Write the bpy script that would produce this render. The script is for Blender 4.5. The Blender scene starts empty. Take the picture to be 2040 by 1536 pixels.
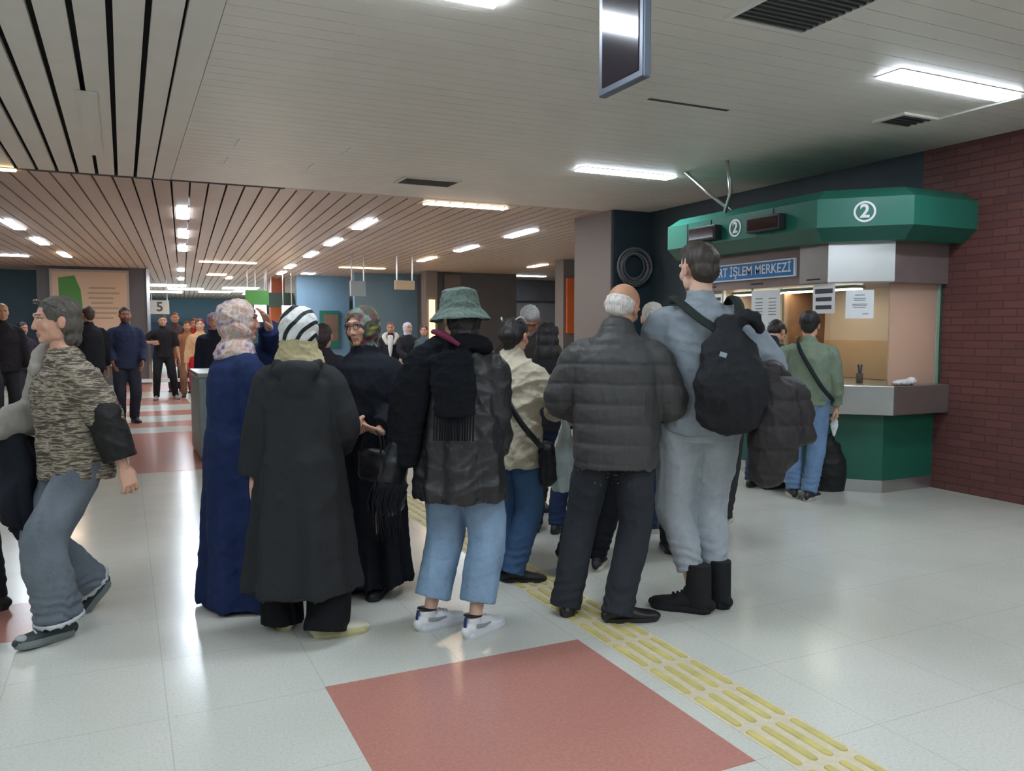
import bpy, bmesh, math, random
import numpy as np
from mathutils import Vector, Matrix

# ------------------------------------------------------------------ camera, world, exposure
scn = bpy.context.scene
COL = scn.collection
F_PX, HORIZON, EYE = 1620.0, 658.0, 1.45
PITCH = math.atan((768 - HORIZON) / F_PX)
AZ = math.atan((1020 - 245) * math.cos(PITCH) / F_PX)
cam_data = bpy.data.cameras.new('camera'); cam = bpy.data.objects.new('camera', cam_data); COL.objects.link(cam)
cam_data.sensor_fit = 'HORIZONTAL'; cam_data.sensor_width = 36.0; cam_data.lens = 36.0 * F_PX / 2040
cam_data.clip_start = 0.05; cam_data.clip_end = 300
cam.location = (0, 0, EYE); cam.rotation_euler = (math.pi / 2 - PITCH, 0, -AZ)
scn.camera = cam
scn.view_settings.view_transform = 'Standard'; scn.view_settings.look = 'None'
scn.view_settings.gamma = 1.0; scn.view_settings.exposure = 1.68
scn.view_settings.use_curve_mapping = False
world = bpy.data.worlds.new('world'); scn.world = world; world.use_nodes = True
world.node_tree.nodes['Background'].inputs[0].default_value = (0.80, 0.86, 0.90, 1)
world.node_tree.nodes['Background'].inputs[1].default_value = 0.30
try:
    scn.cycles.use_denoising = True
    scn.cycles.max_bounces = 6; scn.cycles.diffuse_bounces = 4; scn.cycles.glossy_bounces = 3
    scn.cycles.transmission_bounces = 4; scn.cycles.transparent_max_bounces = 8
    scn.cycles.sample_clamp_indirect = 6.0; scn.cycles.caustics_reflective = False; scn.cycles.caustics_refractive = False
except Exception:
    pass
CEIL = 3.10
LAMP = 15.0            # strength of the fluorescent diffusers

# pixel -> place, only used to measure positions off the photograph
_fw = Vector((math.sin(AZ) * math.cos(PITCH), math.cos(AZ) * math.cos(PITCH), -math.sin(PITCH)))
_rt = Vector((math.cos(AZ), -math.sin(AZ), 0)); _up = _rt.cross(_fw)
_C = Vector((0, 0, EYE))
def ray(x, y): return _fw + _rt * ((x - 1020) / F_PX) - _up * ((y - 768) / F_PX)
def atz(x, y, z=0.0): d = ray(x, y); return _C + d * ((z - EYE) / d.z)
def atX(x, y, X): d = ray(x, y); return _C + d * (X / d.x)
def atY(x, y, Y): d = ray(x, y); return _C + d * (Y / d.y)
def azim(p): return math.degrees(math.atan2(p[0], p[1]))

# ------------------------------------------------------------------ materials
def srgb(r, g, b):
    f = lambda c: (c / 255 / 12.92) if c / 255 <= 0.04045 else ((c / 255 + 0.055) / 1.055) ** 2.4
    return (f(r), f(g), f(b), 1)
_M = {}
class Nt:
    def __init__(s, name):
        s.m = bpy.data.materials.new(name); s.m.use_nodes = True; s.t = s.m.node_tree
        s.n = s.t.nodes; s.l = s.t.links; s.b = s.n['Principled BSDF']
    def new(s, typ, **kw):
        q = s.n.new(typ)
        for k, v in kw.items(): setattr(q, k, v)
        return q
    def link(s, a, b): s.l.new(a, b)
    def coord(s, scale=(1, 1, 1), loc=(0, 0, 0), rot=(0, 0, 0), kind='Object'):
        c = s.new('ShaderNodeTexCoord'); m = s.new('ShaderNodeMapping')
        m.inputs['Scale'].default_value = scale; m.inputs['Location'].default_value = loc; m.inputs['Rotation'].default_value = rot
        s.link(c.outputs[kind], m.inputs['Vector']); return m.outputs[0]
    def noise(s, vec, scale, detail=3, rough=.5, dist=0):
        n = s.new('ShaderNodeTexNoise'); n.inputs['Scale'].default_value = scale; n.inputs['Detail'].default_value = detail
        n.inputs['Roughness'].default_value = rough; n.inputs['Distortion'].default_value = dist
        s.link(vec, n.inputs['Vector']); return n.outputs['Fac']
    def ramp(s, fac, stops, interp='LINEAR'):
        r = s.new('ShaderNodeValToRGB'); r.color_ramp.interpolation = interp
        e = r.color_ramp.elements
        while len(e) < len(stops): e.new(0.5)
        for i, (p, c) in enumerate(stops): e[i].position = p; e[i].color = c
        s.link(fac, r.inputs[0]); return r.outputs[0]
    def bump(s, h, strength, dist=0.01):
        b = s.new('ShaderNodeBump'); b.inputs['Strength'].default_value = strength; b.inputs['Distance'].default_value = dist
        s.link(h, b.inputs['Height']); s.link(b.outputs[0], s.b.inputs['Normal'])
def plain(name, rgb, rough=.5, metal=0.0, var=0.0, scale=8, emit=None, bump=0, spec=None, coat=0):
    if name in _M: return _M[name]
    t = Nt(name); c = srgb(*rgb)
    t.b.inputs['Roughness'].default_value = rough; t.b.inputs['Metallic'].default_value = metal
    if spec is not None: t.b.inputs['Specular IOR Level'].default_value = spec
    if coat: t.b.inputs['Coat Weight'].default_value = coat
    v = t.coord(); n = t.noise(v, scale, 4)
    k = max(var, 0.03)
    t.link(t.ramp(n, [(0.3, tuple(x * (1 - k) for x in c[:3]) + (1,)), (0.7, tuple(min(1, x * (1 + k)) for x in c[:3]) + (1,))]), t.b.inputs['Base Color'])
    if bump: t.bump(n, bump, .005)
    if emit:
        t.b.inputs['Emission Color'].default_value = srgb(*rgb); t.b.inputs['Emission Strength'].default_value = emit
    _M[name] = t.m; return t.m
def fabric(name, rgb, rough=.85, var=.12, scale=14, bump=.35, spec=.25):
    if name in _M: return _M[name]
    t = Nt(name); c = srgb(*rgb); v = t.coord()
    n = t.noise(v, scale, 5, .6)
    t.link(t.ramp(n, [(0.3, tuple(x * (1 - var) for x in c[:3]) + (1,)), (0.7, tuple(min(1, x * (1 + var)) for x in c[:3]) + (1,))]), t.b.inputs['Base Color'])
    t.b.inputs['Roughness'].default_value = rough; t.b.inputs['Specular IOR Level'].default_value = spec
    t.bump(t.noise(v, 26, 4, .6, .4), bump, .012)
    _M[name] = t.m; return t.m
def denim(name, rgb, fade=1.35):
    if name in _M: return _M[name]
    t = Nt(name); c = srgb(*rgb)
    a = t.noise(t.coord(), 5, 3); b = t.noise(t.coord(scale=(60, 60, 12)), 6, 2)
    mx = t.new('ShaderNodeMath', operation='ADD'); m2 = t.new('ShaderNodeMath', operation='MULTIPLY'); m2.inputs[1].default_value = .45
    t.link(b, m2.inputs[0]); t.link(a, mx.inputs[0]); t.link(m2.outputs[0], mx.inputs[1])
    t.link(t.ramp(mx.outputs[0], [(0.45, tuple(x * .78 for x in c[:3]) + (1,)), (0.95, tuple(min(1, x * fade) for x in c[:3]) + (1,))]), t.b.inputs['Base Color'])
    t.b.inputs['Roughness'].default_value = .9; t.b.inputs['Specular IOR Level'].default_value = .2
    t.bump(t.noise(t.coord(scale=(1, 1, 1.8)), 22, 4), .4, .012)
    _M[name] = t.m; return t.m
def patches(name, cols, scale=30, rough=.75, kind='noise', stretch=(1, 1, 1), rot=(0, 0, 0), dist=1.0):
    """cloth printed in blotches or streaks of several colours"""
    if name in _M: return _M[name]
    t = Nt(name); v = t.coord(scale=stretch, rot=rot)
    f = t.noise(v, scale, 3, .6, dist)
    n = len(cols); lo, hi = .32, .68
    t.link(t.ramp(f, [(lo + (hi - lo) * i / n, srgb(*c)) for i, c in enumerate(cols)], 'CONSTANT' if kind == 'flat' else 'LINEAR'), t.b.inputs['Base Color'])
    t.b.inputs['Roughness'].default_value = rough; t.bump(t.noise(t.coord(), 28, 3), .3, .01)
    _M[name] = t.m; return t.m
def skinmat():
    if 'skin' in _M: return _M['skin']
    t = Nt('skin'); a = t.new('ShaderNodeAttribute', attribute_name='tint')
    t.link(a.outputs['Color'], t.b.inputs['Base Color']); t.b.inputs['Roughness'].default_value = .48
    t.b.inputs['Specular IOR Level'].default_value = .35
    t.bump(t.noise(t.coord(), 120, 3), .15, .002); _M['skin'] = t.m; return t.m
def hairmat(name, rgb, rough=.5, stretch=(60, 60, 8)):
    if name in _M: return _M[name]
    t = Nt(name); c = srgb(*rgb); n = t.noise(t.coord(scale=stretch), 3, 4, .6)
    t.link(t.ramp(n, [(0.3, tuple(x * .6 for x in c[:3]) + (1,)), (0.75, tuple(min(1, x * 1.5) for x in c[:3]) + (1,))]), t.b.inputs['Base Color'])
    t.b.inputs['Roughness'].default_value = rough; t.bump(n, .6, .004); _M[name] = t.m; return t.m

# ------------------------------------------------------------------ object helpers
def tag(o, label=None, cat=None, group=None, kind=None):
    if label: o['label'] = label
    if cat: o['category'] = cat
    if group: o['group'] = group
    if kind: o['kind'] = kind
    return o
def link(name, mesh, parent=None, mats=None):
    o = bpy.data.objects.new(name, mesh); COL.objects.link(o)
    if parent is not None: o.parent = parent
    for m in (mats or []): mesh.materials.append(m)
    return o
def empty(name, loc, rz=0.0, label=None, cat=None, group=None):
    o = bpy.data.objects.new(name, None); COL.objects.link(o); o.location = loc; o.rotation_euler = (0, 0, rz)
    o.empty_display_size = .1
    return tag(o, label, cat, group)
class MB:
    """collects closed primitives"""
    def __init__(s): s.v = []; s.f = []; s.m = []
    def add(s, vs, fs, mi=0):
        o = len(s.v); s.v += [tuple(v) for v in vs]; s.f += [tuple(i + o for i in f) for f in fs]; s.m += [mi] * len(fs); return s
    def box(s, c, d, rot=None, mi=0, M=None):
        R = Matrix.Rotation(rot, 3, 'Z') if isinstance(rot, (int, float)) else (rot if rot is not None else Matrix.Identity(3))
        c = Vector(c); vs = []
        for x in (-.5, .5):
            for y in (-.5, .5):
                for z in (-.5, .5):
                    p = c + R @ Vector((x * d[0], y * d[1], z * d[2])); vs.append(M @ p if M else p)
        return s.add(vs, [(0, 1, 3, 2), (4, 6, 7, 5), (0, 4, 5, 1), (2, 3, 7, 6), (0, 2, 6, 4), (1, 5, 7, 3)], mi)
    def bounds(s, a, b, mi=0):
        a = Vector(a); b = Vector(b); return s.box((a + b) / 2, b - a, mi=mi)
    def prism(s, poly, z0, z1, mi=0, poly2=None):
        n = len(poly); p2 = poly2 or poly
        vs = [(x, y, z0) for x, y in poly] + [(x, y, z1) for x, y in p2]
        return s.add(vs, [tuple(range(n))[::-1], tuple(range(n, 2 * n))] + [(i, (i + 1) % n, n + (i + 1) % n, n + i) for i in range(n)], mi)
    def ell(s, c, r, R=None, seg=20, rings=12, mi=0):
        c = Vector(c); r = (r, r, r) if isinstance(r, (int, float)) else r; vs = []; fs = []
        for i in range(1, rings):
            th = math.pi * i / rings
            for j in range(seg):
                ph = 2 * math.pi * j / seg
                p = Vector((r[0] * math.sin(th) * math.cos(ph), r[1] * math.sin(th) * math.sin(ph), r[2] * math.cos(th)))
                vs.append(c + (R @ p if R else p))
        for q in (1, -1):
            p = Vector((0, 0, q * r[2])); vs.append(c + (R @ p if R else p))
        T = len(vs) - 2; B = T + 1
        for i in range(rings - 2):
            for j in range(seg):
                a = i * seg + j; b = i * seg + (j + 1) % seg; fs.append((a, a + seg, b + seg, b))
        for j in range(seg):
            fs.append((T, j, (j + 1) % seg)); a = (rings - 2) * seg; fs.append((B, a + (j + 1) % seg, a + j))
        return s.add(vs, fs, mi)
    def tube(s, pts, rad, seg=18, ref=(1, 0, 0), n=None, caps='rr', mi=0):
        """lofted tube; rad entries r or (rx, ry) with rx along ref"""
        P = [Vector(p) for p in pts]; Rr = [(r, r) if isinstance(r, (int, float)) else r for r in rad]
        if n is None: n = max(1, 5 if len(P) > 2 else 4)
        if len(P) > 2 and n > 1:
            Q = []; RR = []
            E = [P[0] * 2 - P[1]] + P + [P[-1] * 2 - P[-2]]
            for i in range(len(P) - 1):
                for k in range(n):
                    t = k / n; a, b, c, d = E[i:i + 4]
                    Q.append(.5 * ((2 * b) + (c - a) * t + (2 * a - 5 * b + 4 * c - d) * t * t + (-a + 3 * b - 3 * c + d) * t ** 3))
                    u = t * t * (3 - 2 * t); RR.append((Rr[i][0] * (1 - u) + Rr[i + 1][0] * u, Rr[i][1] * (1 - u) + Rr[i + 1][1] * u))
            Q.append(P[-1]); RR.append(Rr[-1])
        else: Q, RR = P, Rr
        tan = [(Q[min(i + 1, len(Q) - 1)] - Q[max(i - 1, 0)]).normalized() for i in range(len(Q))]
        ref = Vector(ref); rings = []
        def frame(t):
            x = ref - t * ref.dot(t)
            if x.length < .05: x = Vector((0, 1, 0)) - t * t.y
            x.normalize(); return x, t.cross(x)
        def ring(c, t, rx, ry):
            x, y = frame(t); return [c + x * (rx * math.cos(2 * math.pi * j / seg)) + y * (ry * math.sin(2 * math.pi * j / seg)) for j in range(seg)]
        if caps[0] == 'r':
            q = min(RR[0])
            for a in (75, 45, 20): k = math.radians(a); rings.append(ring(Q[0] - tan[0] * q * math.sin(k), tan[0], RR[0][0] * math.cos(k), RR[0][1] * math.cos(k)))
        for c, t, r in zip(Q, tan, RR): rings.append(ring(c, t, *r))
        if caps[1] == 'r':
            q = min(RR[-1])
            for a in (20, 45, 75): k = math.radians(a); rings.append(ring(Q[-1] + tan[-1] * q * math.sin(k), tan[-1], RR[-1][0] * math.cos(k), RR[-1][1] * math.cos(k)))
        vs = [v for r in rings for v in r]; m = len(rings)
        fs = [(i * seg + j, i * seg + (j + 1) % seg, (i + 1) * seg + (j + 1) % seg, (i + 1) * seg + j) for i in range(m - 1) for j in range(seg)]
        fs += [tuple(range(seg))[::-1], tuple((m - 1) * seg + j for j in range(seg))]
        return s.add(vs, fs, mi)
    def lathe(s, prof, c=(0, 0, 0), seg=32, M=None, mi=0, sx=1, sy=1):
        vs = []
        for r, z in prof:
            for j in range(seg):
                a = 2 * math.pi * j / seg; p = Vector((c[0] + sx * r * math.cos(a), c[1] + sy * r * math.sin(a), c[2] + z)); vs.append(M @ p if M else p)
        m = len(prof); fs = [(i * seg + j, i * seg + (j + 1) % seg, (i + 1) * seg + (j + 1) % seg, (i + 1) * seg + j) for i in range(m - 1) for j in range(seg)]
        fs += [tuple(range(seg))[::-1], tuple((m - 1) * seg + j for j in range(seg))]
        return s.add(vs, fs, mi)
    def mesh(s, name, smooth=False):
        me = bpy.data.meshes.new(name); me.from_pydata(s.v, [], s.f); me.validate()
        if len(me.polygons) == len(s.m) and any(s.m): me.polygons.foreach_set('material_index', s.m)
        bm = bmesh.new(); bm.from_mesh(me); bmesh.ops.recalc_face_normals(bm, faces=bm.faces); bm.to_mesh(me); bm.free()
        if smooth: me.polygons.foreach_set('use_smooth', [True] * len(me.polygons))
        return me
    def build(s, name, mats, parent=None, smooth=False, bevel=0):
        o = link(name, s.mesh(name, smooth), parent, mats if isinstance(mats, (list, tuple)) else [mats])
        if bevel:
            b = o.modifiers.new('bevel', 'BEVEL'); b.width = bevel; b.segments = 2; b.limit_method = 'ANGLE'
        return o
    def solid(s, name, voxel=.008, smooth=6, disp=None, cut=None, flat=None):
        """merge the pieces into one continuous surface"""
        me = bpy.data.meshes.new(name); me.from_pydata(s.v, [], s.f)
        bm = bmesh.new(); bm.from_mesh(me); bmesh.ops.recalc_face_normals(bm, faces=bm.faces); bm.to_mesh(me); bm.free()
        o = bpy.data.objects.new('tmp', me); COL.objects.link(o)
        r = o.modifiers.new('r', 'REMESH'); r.mode = 'VOXEL'; r.voxel_size = voxel
        if smooth: q = o.modifiers.new('s', 'SMOOTH'); q.factor = .5; q.iterations = smooth
        dg = bpy.context.evaluated_depsgraph_get(); out = bpy.data.meshes.new_from_object(o.evaluated_get(dg))
        bpy.data.objects.remove(o); bpy.data.meshes.remove(me); out.name = name
        n = len(out.vertices)
        if disp and n:
            co = np.empty(n * 3, np.float32); out.vertices.foreach_get('co', co); co = co.reshape(-1, 3)
            no = np.empty(n * 3, np.float32); out.vertex_normals.foreach_get('vector', no); no = no.reshape(-1, 3)
            co = co + no * np.asarray(disp(co, no), np.float32)[:, None]
            out.vertices.foreach_set('co', co.ravel())
        if cut:
            bm = bmesh.new(); bm.from_mesh(out)
            bmesh.ops.delete(bm, geom=[v for v in bm.verts if cut(v.co)], context='VERTS'); bm.to_mesh(out); bm.free()
        out.polygons.foreach_set('use_smooth', [True] * len(out.polygons)); out.update()
        return out

# ---- cloth relief functions (geometry displacement along the normal)
def wrinkle(amp, f=14.0, seed=0, aniso=(1, 1, 1)):
    rs = np.random.RandomState(seed); D = rs.normal(size=(7, 3)) * np.array(aniso); D /= np.linalg.norm(D, axis=1)[:, None]; ph = rs.uniform(0, 6.28, 7); fr = f * rs.uniform(.6, 2.0, 7)
    def g(co, no):
        o = 0
        w = .35 * np.sin(co[:, 2] * 9 + ph[0]) + .35 * np.sin(co[:, 0] * 11 + ph[1])
        for k in range(7):
            s_ = np.sin(co @ D[k] * fr[k] * 2 + ph[k] + 2.2 * w + 1.3 * np.sin(co @ D[(k + 2) % 7] * fr[k] * .7))
            o = o + (1 - np.abs(s_)) ** 2 * 1.2 - .4
        return amp * o / 3.0
    return g
def drape(amp, n, z0, z1, cx=0.0, cy=0.0, seed=0):
    """vertical folds growing from z0 down to z1"""
    rs = np.random.RandomState(seed); p1, p2, p3 = rs.uniform(0, 6.28, 3)
    def g(co, no):
        th = np.arctan2(co[:, 1] - cy, co[:, 0] - cx); t = np.clip((z0 - co[:, 2]) / (z0 - z1), 0, 1)
        return amp * t * (np.sin(n * th + p1 + .8 * np.sin(2 * th + p2) + co[:, 2] * 1.5) + .5 * np.sin((n * 1.7) // 1 * th + p3)) * (np.abs(no[:, 2]) < .7)
    return g
def quilt(sp, amp, z0=0.0, slope=0.0):
    def g(co, no):
        u = (co[:, 2] - z0 + slope * co[:, 1]) / sp + .10 * np.sin(co[:, 0] * 9 + 1) * .5
        u = u - np.floor(u); return amp * (np.abs(np.sin(np.pi * u)) ** .45 - 1)
    return g
def bunch(amp, sp, z0, z1):
    """ring creases near a hem or a knee"""
    def g(co, no):
        t = np.clip(1 - np.abs(co[:, 2] - z0) / z1, 0, 1)
        a = np.arctan2(np.sin(co[:, 1] * 21), np.sin(co[:, 0] * 19 + .7)); return amp * .7 * t * np.sin(co[:, 2] / sp * 6.28 + 3.0 * np.sin(a + co[:, 2] * 6) + 1.8 * np.sin(co[:, 1] * 23 + 1.1)) * (.35 + .65 * np.sin(a * 1.0 + co[:, 2] * 31) ** 2)
    return g
def both(*fs): return lambda co, no: sum(f(co, no) for f in fs)

# ------------------------------------------------------------------ people
def ik(a, t, l1, l2, pole):
    a = Vector(a); t = Vector(t); d = t - a; L = d.length
    if L > (l1 + l2) * .998: t = a + d * ((l1 + l2) * .998 / L); d = t - a; L = d.length
    L = max(L, abs(l1 - l2) + .02); u = d.normalized(); x = (l1 * l1 - l2 * l2 + L * L) / (2 * L); h = math.sqrt(max(0, l1 * l1 - x * x))
    p = Vector(pole); p = p - u * p.dot(u)
    if p.length < 1e-4: p = Vector((0, 0, 1)) - u * u.z
    return a + u * x + p.normalized() * h, t
SK = {'light': (214, 166, 142), 'tan': (190, 142, 112), 'brown': (150, 104, 80), 'pale': (222, 182, 158)}
def build_head(mb, M, s, fem=False, nose=1.0, seglow=False):
    R = M.to_3x3(); q = lambda x, y, z: M @ Vector((x * s, y * s, z * s)); E = lambda c, r, **k: mb.ell(q(*c), tuple(a * s for a in r), R=R, **k)
    E((0, -.014, .028), (.077, .096, .084), seg=28, rings=18)
    E((0, .018, -.012), (.066, .072, .085), seg=24, rings=16)
    E((0, .032, -.060), (.050 if not fem else .046, .052, .042)); E((0, .066, -.088), (.023, .018, .018))
    for x in (-1, 1):
        E((x * .036, .056, -.022), (.025, .024, .028)); E((x * .049, .008, -.058), (.018, .035, .034))
        E((x * .079, -.010, -.008), (.009, .019, .031)); E((x * .083, -.016, .002), (.007, .014, .020))
        E((x * .011, .091, -.032), (.0078, .009, .007)); E((x * .031, .070, .007), (.015, .014, .012))
    T = lambda P, r, **k: mb.tube([q(*p) for p in P], [a * s for a in r], ref=R @ Vector((1, 0, 0)), seg=12, **k)
    T([(-.05, .066, .026), (-.02, .084, .031), (.02, .084, .031), (.05, .066, .026)], [.009, .012, .012, .009])
    T([(0, .083, .020), (0, .094, -.006), (0, .1010 + .006 * (nose - 1), -.028)], [.007, .0080 * nose, .0100 * nose])
    T([(-.022, .075, -.060), (0, .0865, -.056), (.022, .075, -.060)], [.0035, .0065, .0035])
    T([(-.019, .075, -.067), (0, .0845, -.069), (.019, .075, -.067)], [.0035, .007, .0035])
def build_hand(mb, M, s, side, curl=.35, spread=1.0):
    """M: wrist frame, +Z along the fingers, +Y out of the palm, +X to the thumb side (already mirrored by side)"""
    R = M.to_3x3(); k = lambda x, y, z: M @ Vector((x * side * s, y * s, z * s)); ref = R @ Vector((side, 0, 0))
    mb.tube([k(0, 0, -.03), k(0, 0, .0), k(.002, 0, .045), k(.0, .003, .09)], [(.024 * s, .019 * s), (.027 * s, .018 * s), (.039 * s, .016 * s), (.040 * s, .013 * s)], ref=ref, seg=16)
    for x, L, dx in ((.030, .072, .10), (.010, .080, .03), (-.011, .074, -.04), (-.030, .058, -.12)):
        p = Vector((x, .002, .086)); a = 0.0; P = [p.copy()]
        for j, fr in enumerate((.45, .30, .25)):
            a += curl * (.7, 1.15, .8)[j]
            p = p + Vector((dx * spread * L * fr * math.cos(a), math.sin(a) * L * fr * 1.05, math.cos(a) * L * fr * 1.05)); P.append(p.copy())
        mb.tube([k(*v) for v in P], [.0092 * s, .0088 * s, .0080 * s, .0068 * s], ref=ref, seg=10, n=3)
    c = min(curl, .9)
    P = [Vector((.024, .004, .018)), Vector((.044, .014 + .01 * c, .046)), Vector((.052 - .010 * c, .022 + .018 * c, .076)), Vector((.050 - .026 * c, .028 + .026 * c, .098))]
    mb.tube([k(*v) for v in P], [.0135 * s, .0115 * s, .0100 * s, .0080 * s], ref=ref, seg=10, n=3)
def frame_z(o, d, palm, thumbside=None):
    z = Vector(d).normalized(); y = Vector(palm); y = y - z * y.dot(z)
    if y.length < 1e-3: y = Vector((0, 1, 0)) - z * z.y
    y.normalize(); x = y.cross(z)
    M = Matrix.Identity(4)
    for i, c in enumerate((x, y, z)): M[0][i], M[1][i], M[2][i] = c
    M.translation = o; return M
class Person:
    def __init__(s, label, loc, rel, H, skin='light', girth=1.0, lean=0, side=0, twist=0, hips=(0, 0), drop=.0, head=(0, 0, 0), feet=None,
                 hands=None, fem=False, group=None, voxel=.010, feetpx=None, footyaw=(8, -8), lift=((0, 0), (0, 0)), ppx=None, shw=.175, nose=1.0, sink=0):
        """feet/hands: (right, left).  local frame: +Y the way the person faces, +X their right"""
        if ppx: loc = atz(*ppx)
        loc = Vector((loc[0], loc[1], 0)); s.az = azim(loc) + rel; s.rz = -math.radians(s.az)
        s.root = empty('person', loc, s.rz, label, 'person', group); s.W = Matrix.Translation(loc) @ Matrix.Rotation(s.rz, 4, 'Z')
        s.s = k = H / 1.7; s.H = H; s.fem = fem; s.g = girth; s.skin = SK[skin] if isinstance(skin, str) else skin; s.voxel = voxel; s.shw = shw
        inv = s.W.inverted(); s.nose = nose
        if feetpx: feet = [tuple((inv @ atz(*p))[:2]) for p in feetpx]
        elif feet is None: feet = [(.09 * k, 0), (-.09 * k, 0)]
        s.pel = Vector((hips[0], hips[1], .90 * k - drop)); s.RM = Matrix.Rotation(-math.radians(twist), 3, 'Z') @ Matrix.Rotation(-math.radians(lean), 3, 'X') @ Matrix.Rotation(math.radians(side), 3, 'Y')
        s.foot = []; s.leg = []
        for i, sg in ((0, 1), (1, -1)):
            fy = math.radians(footyaw[i]); li, pi_ = lift[i]
            F = Matrix.Translation((feet[i][0], feet[i][1], li)) @ Matrix.Rotation(-fy, 4, 'Z') @ Matrix.Rotation(math.radians(pi_), 4, 'X')
            s.foot.append(F); ank = F @ Vector((0, 0, .085 * k)); hip = s.pel + Vector((sg * .092 * k, 0, -.015 * k))
            kn, an = ik(hip, ank, .425 * k, .405 * k, Vector((math.sin(fy) * .5 + sg * .05, 1, 0))); s.leg.append((hip, kn, ank))
        s.sh = [s.T((sg * shw, -.005, 1.372)) for sg in (1, -1)]
        s.neck = s.T((0, .0, 1.49)); hy, hp, hr = [math.radians(a) for a in head]
        RH = s.RM @ Matrix.Rotation(-hy, 3, 'Z') @ Matrix.Rotation(-hp, 3, 'X') @ Matrix.Rotation(hr, 3, 'Y')
        s.HM = Matrix.Translation(s.neck + RH @ Vector((0, .016 * k, .098 * k))) @ RH.to_4x4(); s.RH = RH
        s.arm = []; s.hand = []
        for i, sg in ((0, 1), (1, -1)):
            h = (hands[i] if hands else None) or {}
            t = h.get('at') or (sg * (.26 * girth), .06, .80)
            if h.get('px'): t = inv @ (atX(h['px'][0], h['px'][1], h['X']) if 'X' in h else s._pxdepth(h['px'], h.get('fwd', 0.0)))
            else: t = Vector(t) * k if not h.get('abs') else Vector(t)
            el, wr = ik(s.sh[i], t, .285 * k, .255 * k, h.get('pole', (sg * .45, -1, -.15))); s.arm.append((s.sh[i], el, wr))
            d = Vector(h.get('dir') or (wr - el)); s.hand.append((frame_z(wr, d, h.get('palm', (-sg, 0, 0))), h.get('curl', .35)))
    def _pxdepth(s, px, fwd):
        d = ray(*px); L = s.root.location; f = Vector((L.x, L.y, 0)); dist = f.length + fwd; return _C + d * (dist / Vector((d.x, d.y)).length)
    def T(s, v):
        k = s.s; v = Vector(v) * k; base = Vector((0, 0, .90 * k)); a = s.pel + (v - base); b = s.pel + s.RM @ (v - base)
        t = max(0, min(1, (v.z / k - .86) / .22)); t = t * t * (3 - 2 * t); return a * (1 - t) + b * t
    def part(s, name, mesh, mats, parent=None, label=None):
        o = link(name, mesh, parent or s.root, mats if isinstance(mats, (list, tuple)) else [mats])
        if label: o['label'] = label
        return o
    def body(s, makeup=None, bare=None, hide_head=False):
        k = s.s; g = s.g; mb = MB()
        R = [(.87, .095, .065), (.92, .125, .080), (1.0, .120, .085), (1.15, .130, .09), (1.28, .145, .10), (1.375, .130, .08), (1.43, .075, .06), (1.47, .056, .056)]
        mb.tube([s.T((0, 0, z)) for z, _, _ in R], [(a * k, b * k) for _, a, b in R], ref=s.RM @ Vector((1, 0, 0)), seg=22)
        for i in (0, 1):
            h, kn, an = s.leg[i]; mb.tube([h, (h + kn) / 2, kn, kn * .6 + an * .4, an], [.062 * k, .058 * k, .046 * k, .044 * k, .034 * k], seg=14, n=3)
            F = s.foot[i]; mb.tube([F @ Vector((0, -.03 * k, .045 * k)), F @ Vector((0, .06 * k, .04 * k)), F @ Vector((0, .14 * k, .028 * k))], [(.028 * k, .03 * k), (.034 * k, .028 * k), (.034 * k, .018 * k)], seg=12)
            a, el, wr = s.arm[i]; mb.tube([s.T(((1, -1)[i] * .1, 0, 1.345)), a - Vector((0, 0, .022 * k)), (a + el) / 2, el], [.040 * k, .042 * k, .038 * k, .034 * k], seg=14, n=3)
            mb.tube([el, el * .65 + wr * .35, wr], [.036 * k, .036 * k, .025 * k], seg=14, n=3)
        lo = mb.solid('body', .014 if s.voxel > .009 else .010, 3)
        hb = MB(); build_head(hb, s.HM, k, s.fem, s.nose)
        nb = s.T((0, -.01, 1.42)); nt = s.HM @ Vector((0, -.018 * k, -.045 * k)); hb.tube([nb, (nb + nt) / 2, nt], [.062 * k, .053 * k, .053 * k], seg=18)
        vx = .0036 if s.voxel < .009 else (.006 if s.voxel < .015 else .009)
        hm = hb.solid('head', vx, 4 if vx < .005 else 2)
        ms = [lo, hm]
        for i in (0, 1):
            M, c = s.hand[i]; ha = MB(); build_hand(ha, M, k, (1, -1)[i], c); a, el, wr = s.arm[i]
            ha.tube([el, el * .6 + wr * .4, wr], [.036 * k, .036 * k, .0245 * k], seg=14, n=3)
            ms.append(ha.solid('hand', .0032 if s.voxel < .009 else .006, 2))
        V = []; Fc = []; o = 0; col = []
        HMi = np.array(s.HM.inverted())
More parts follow.
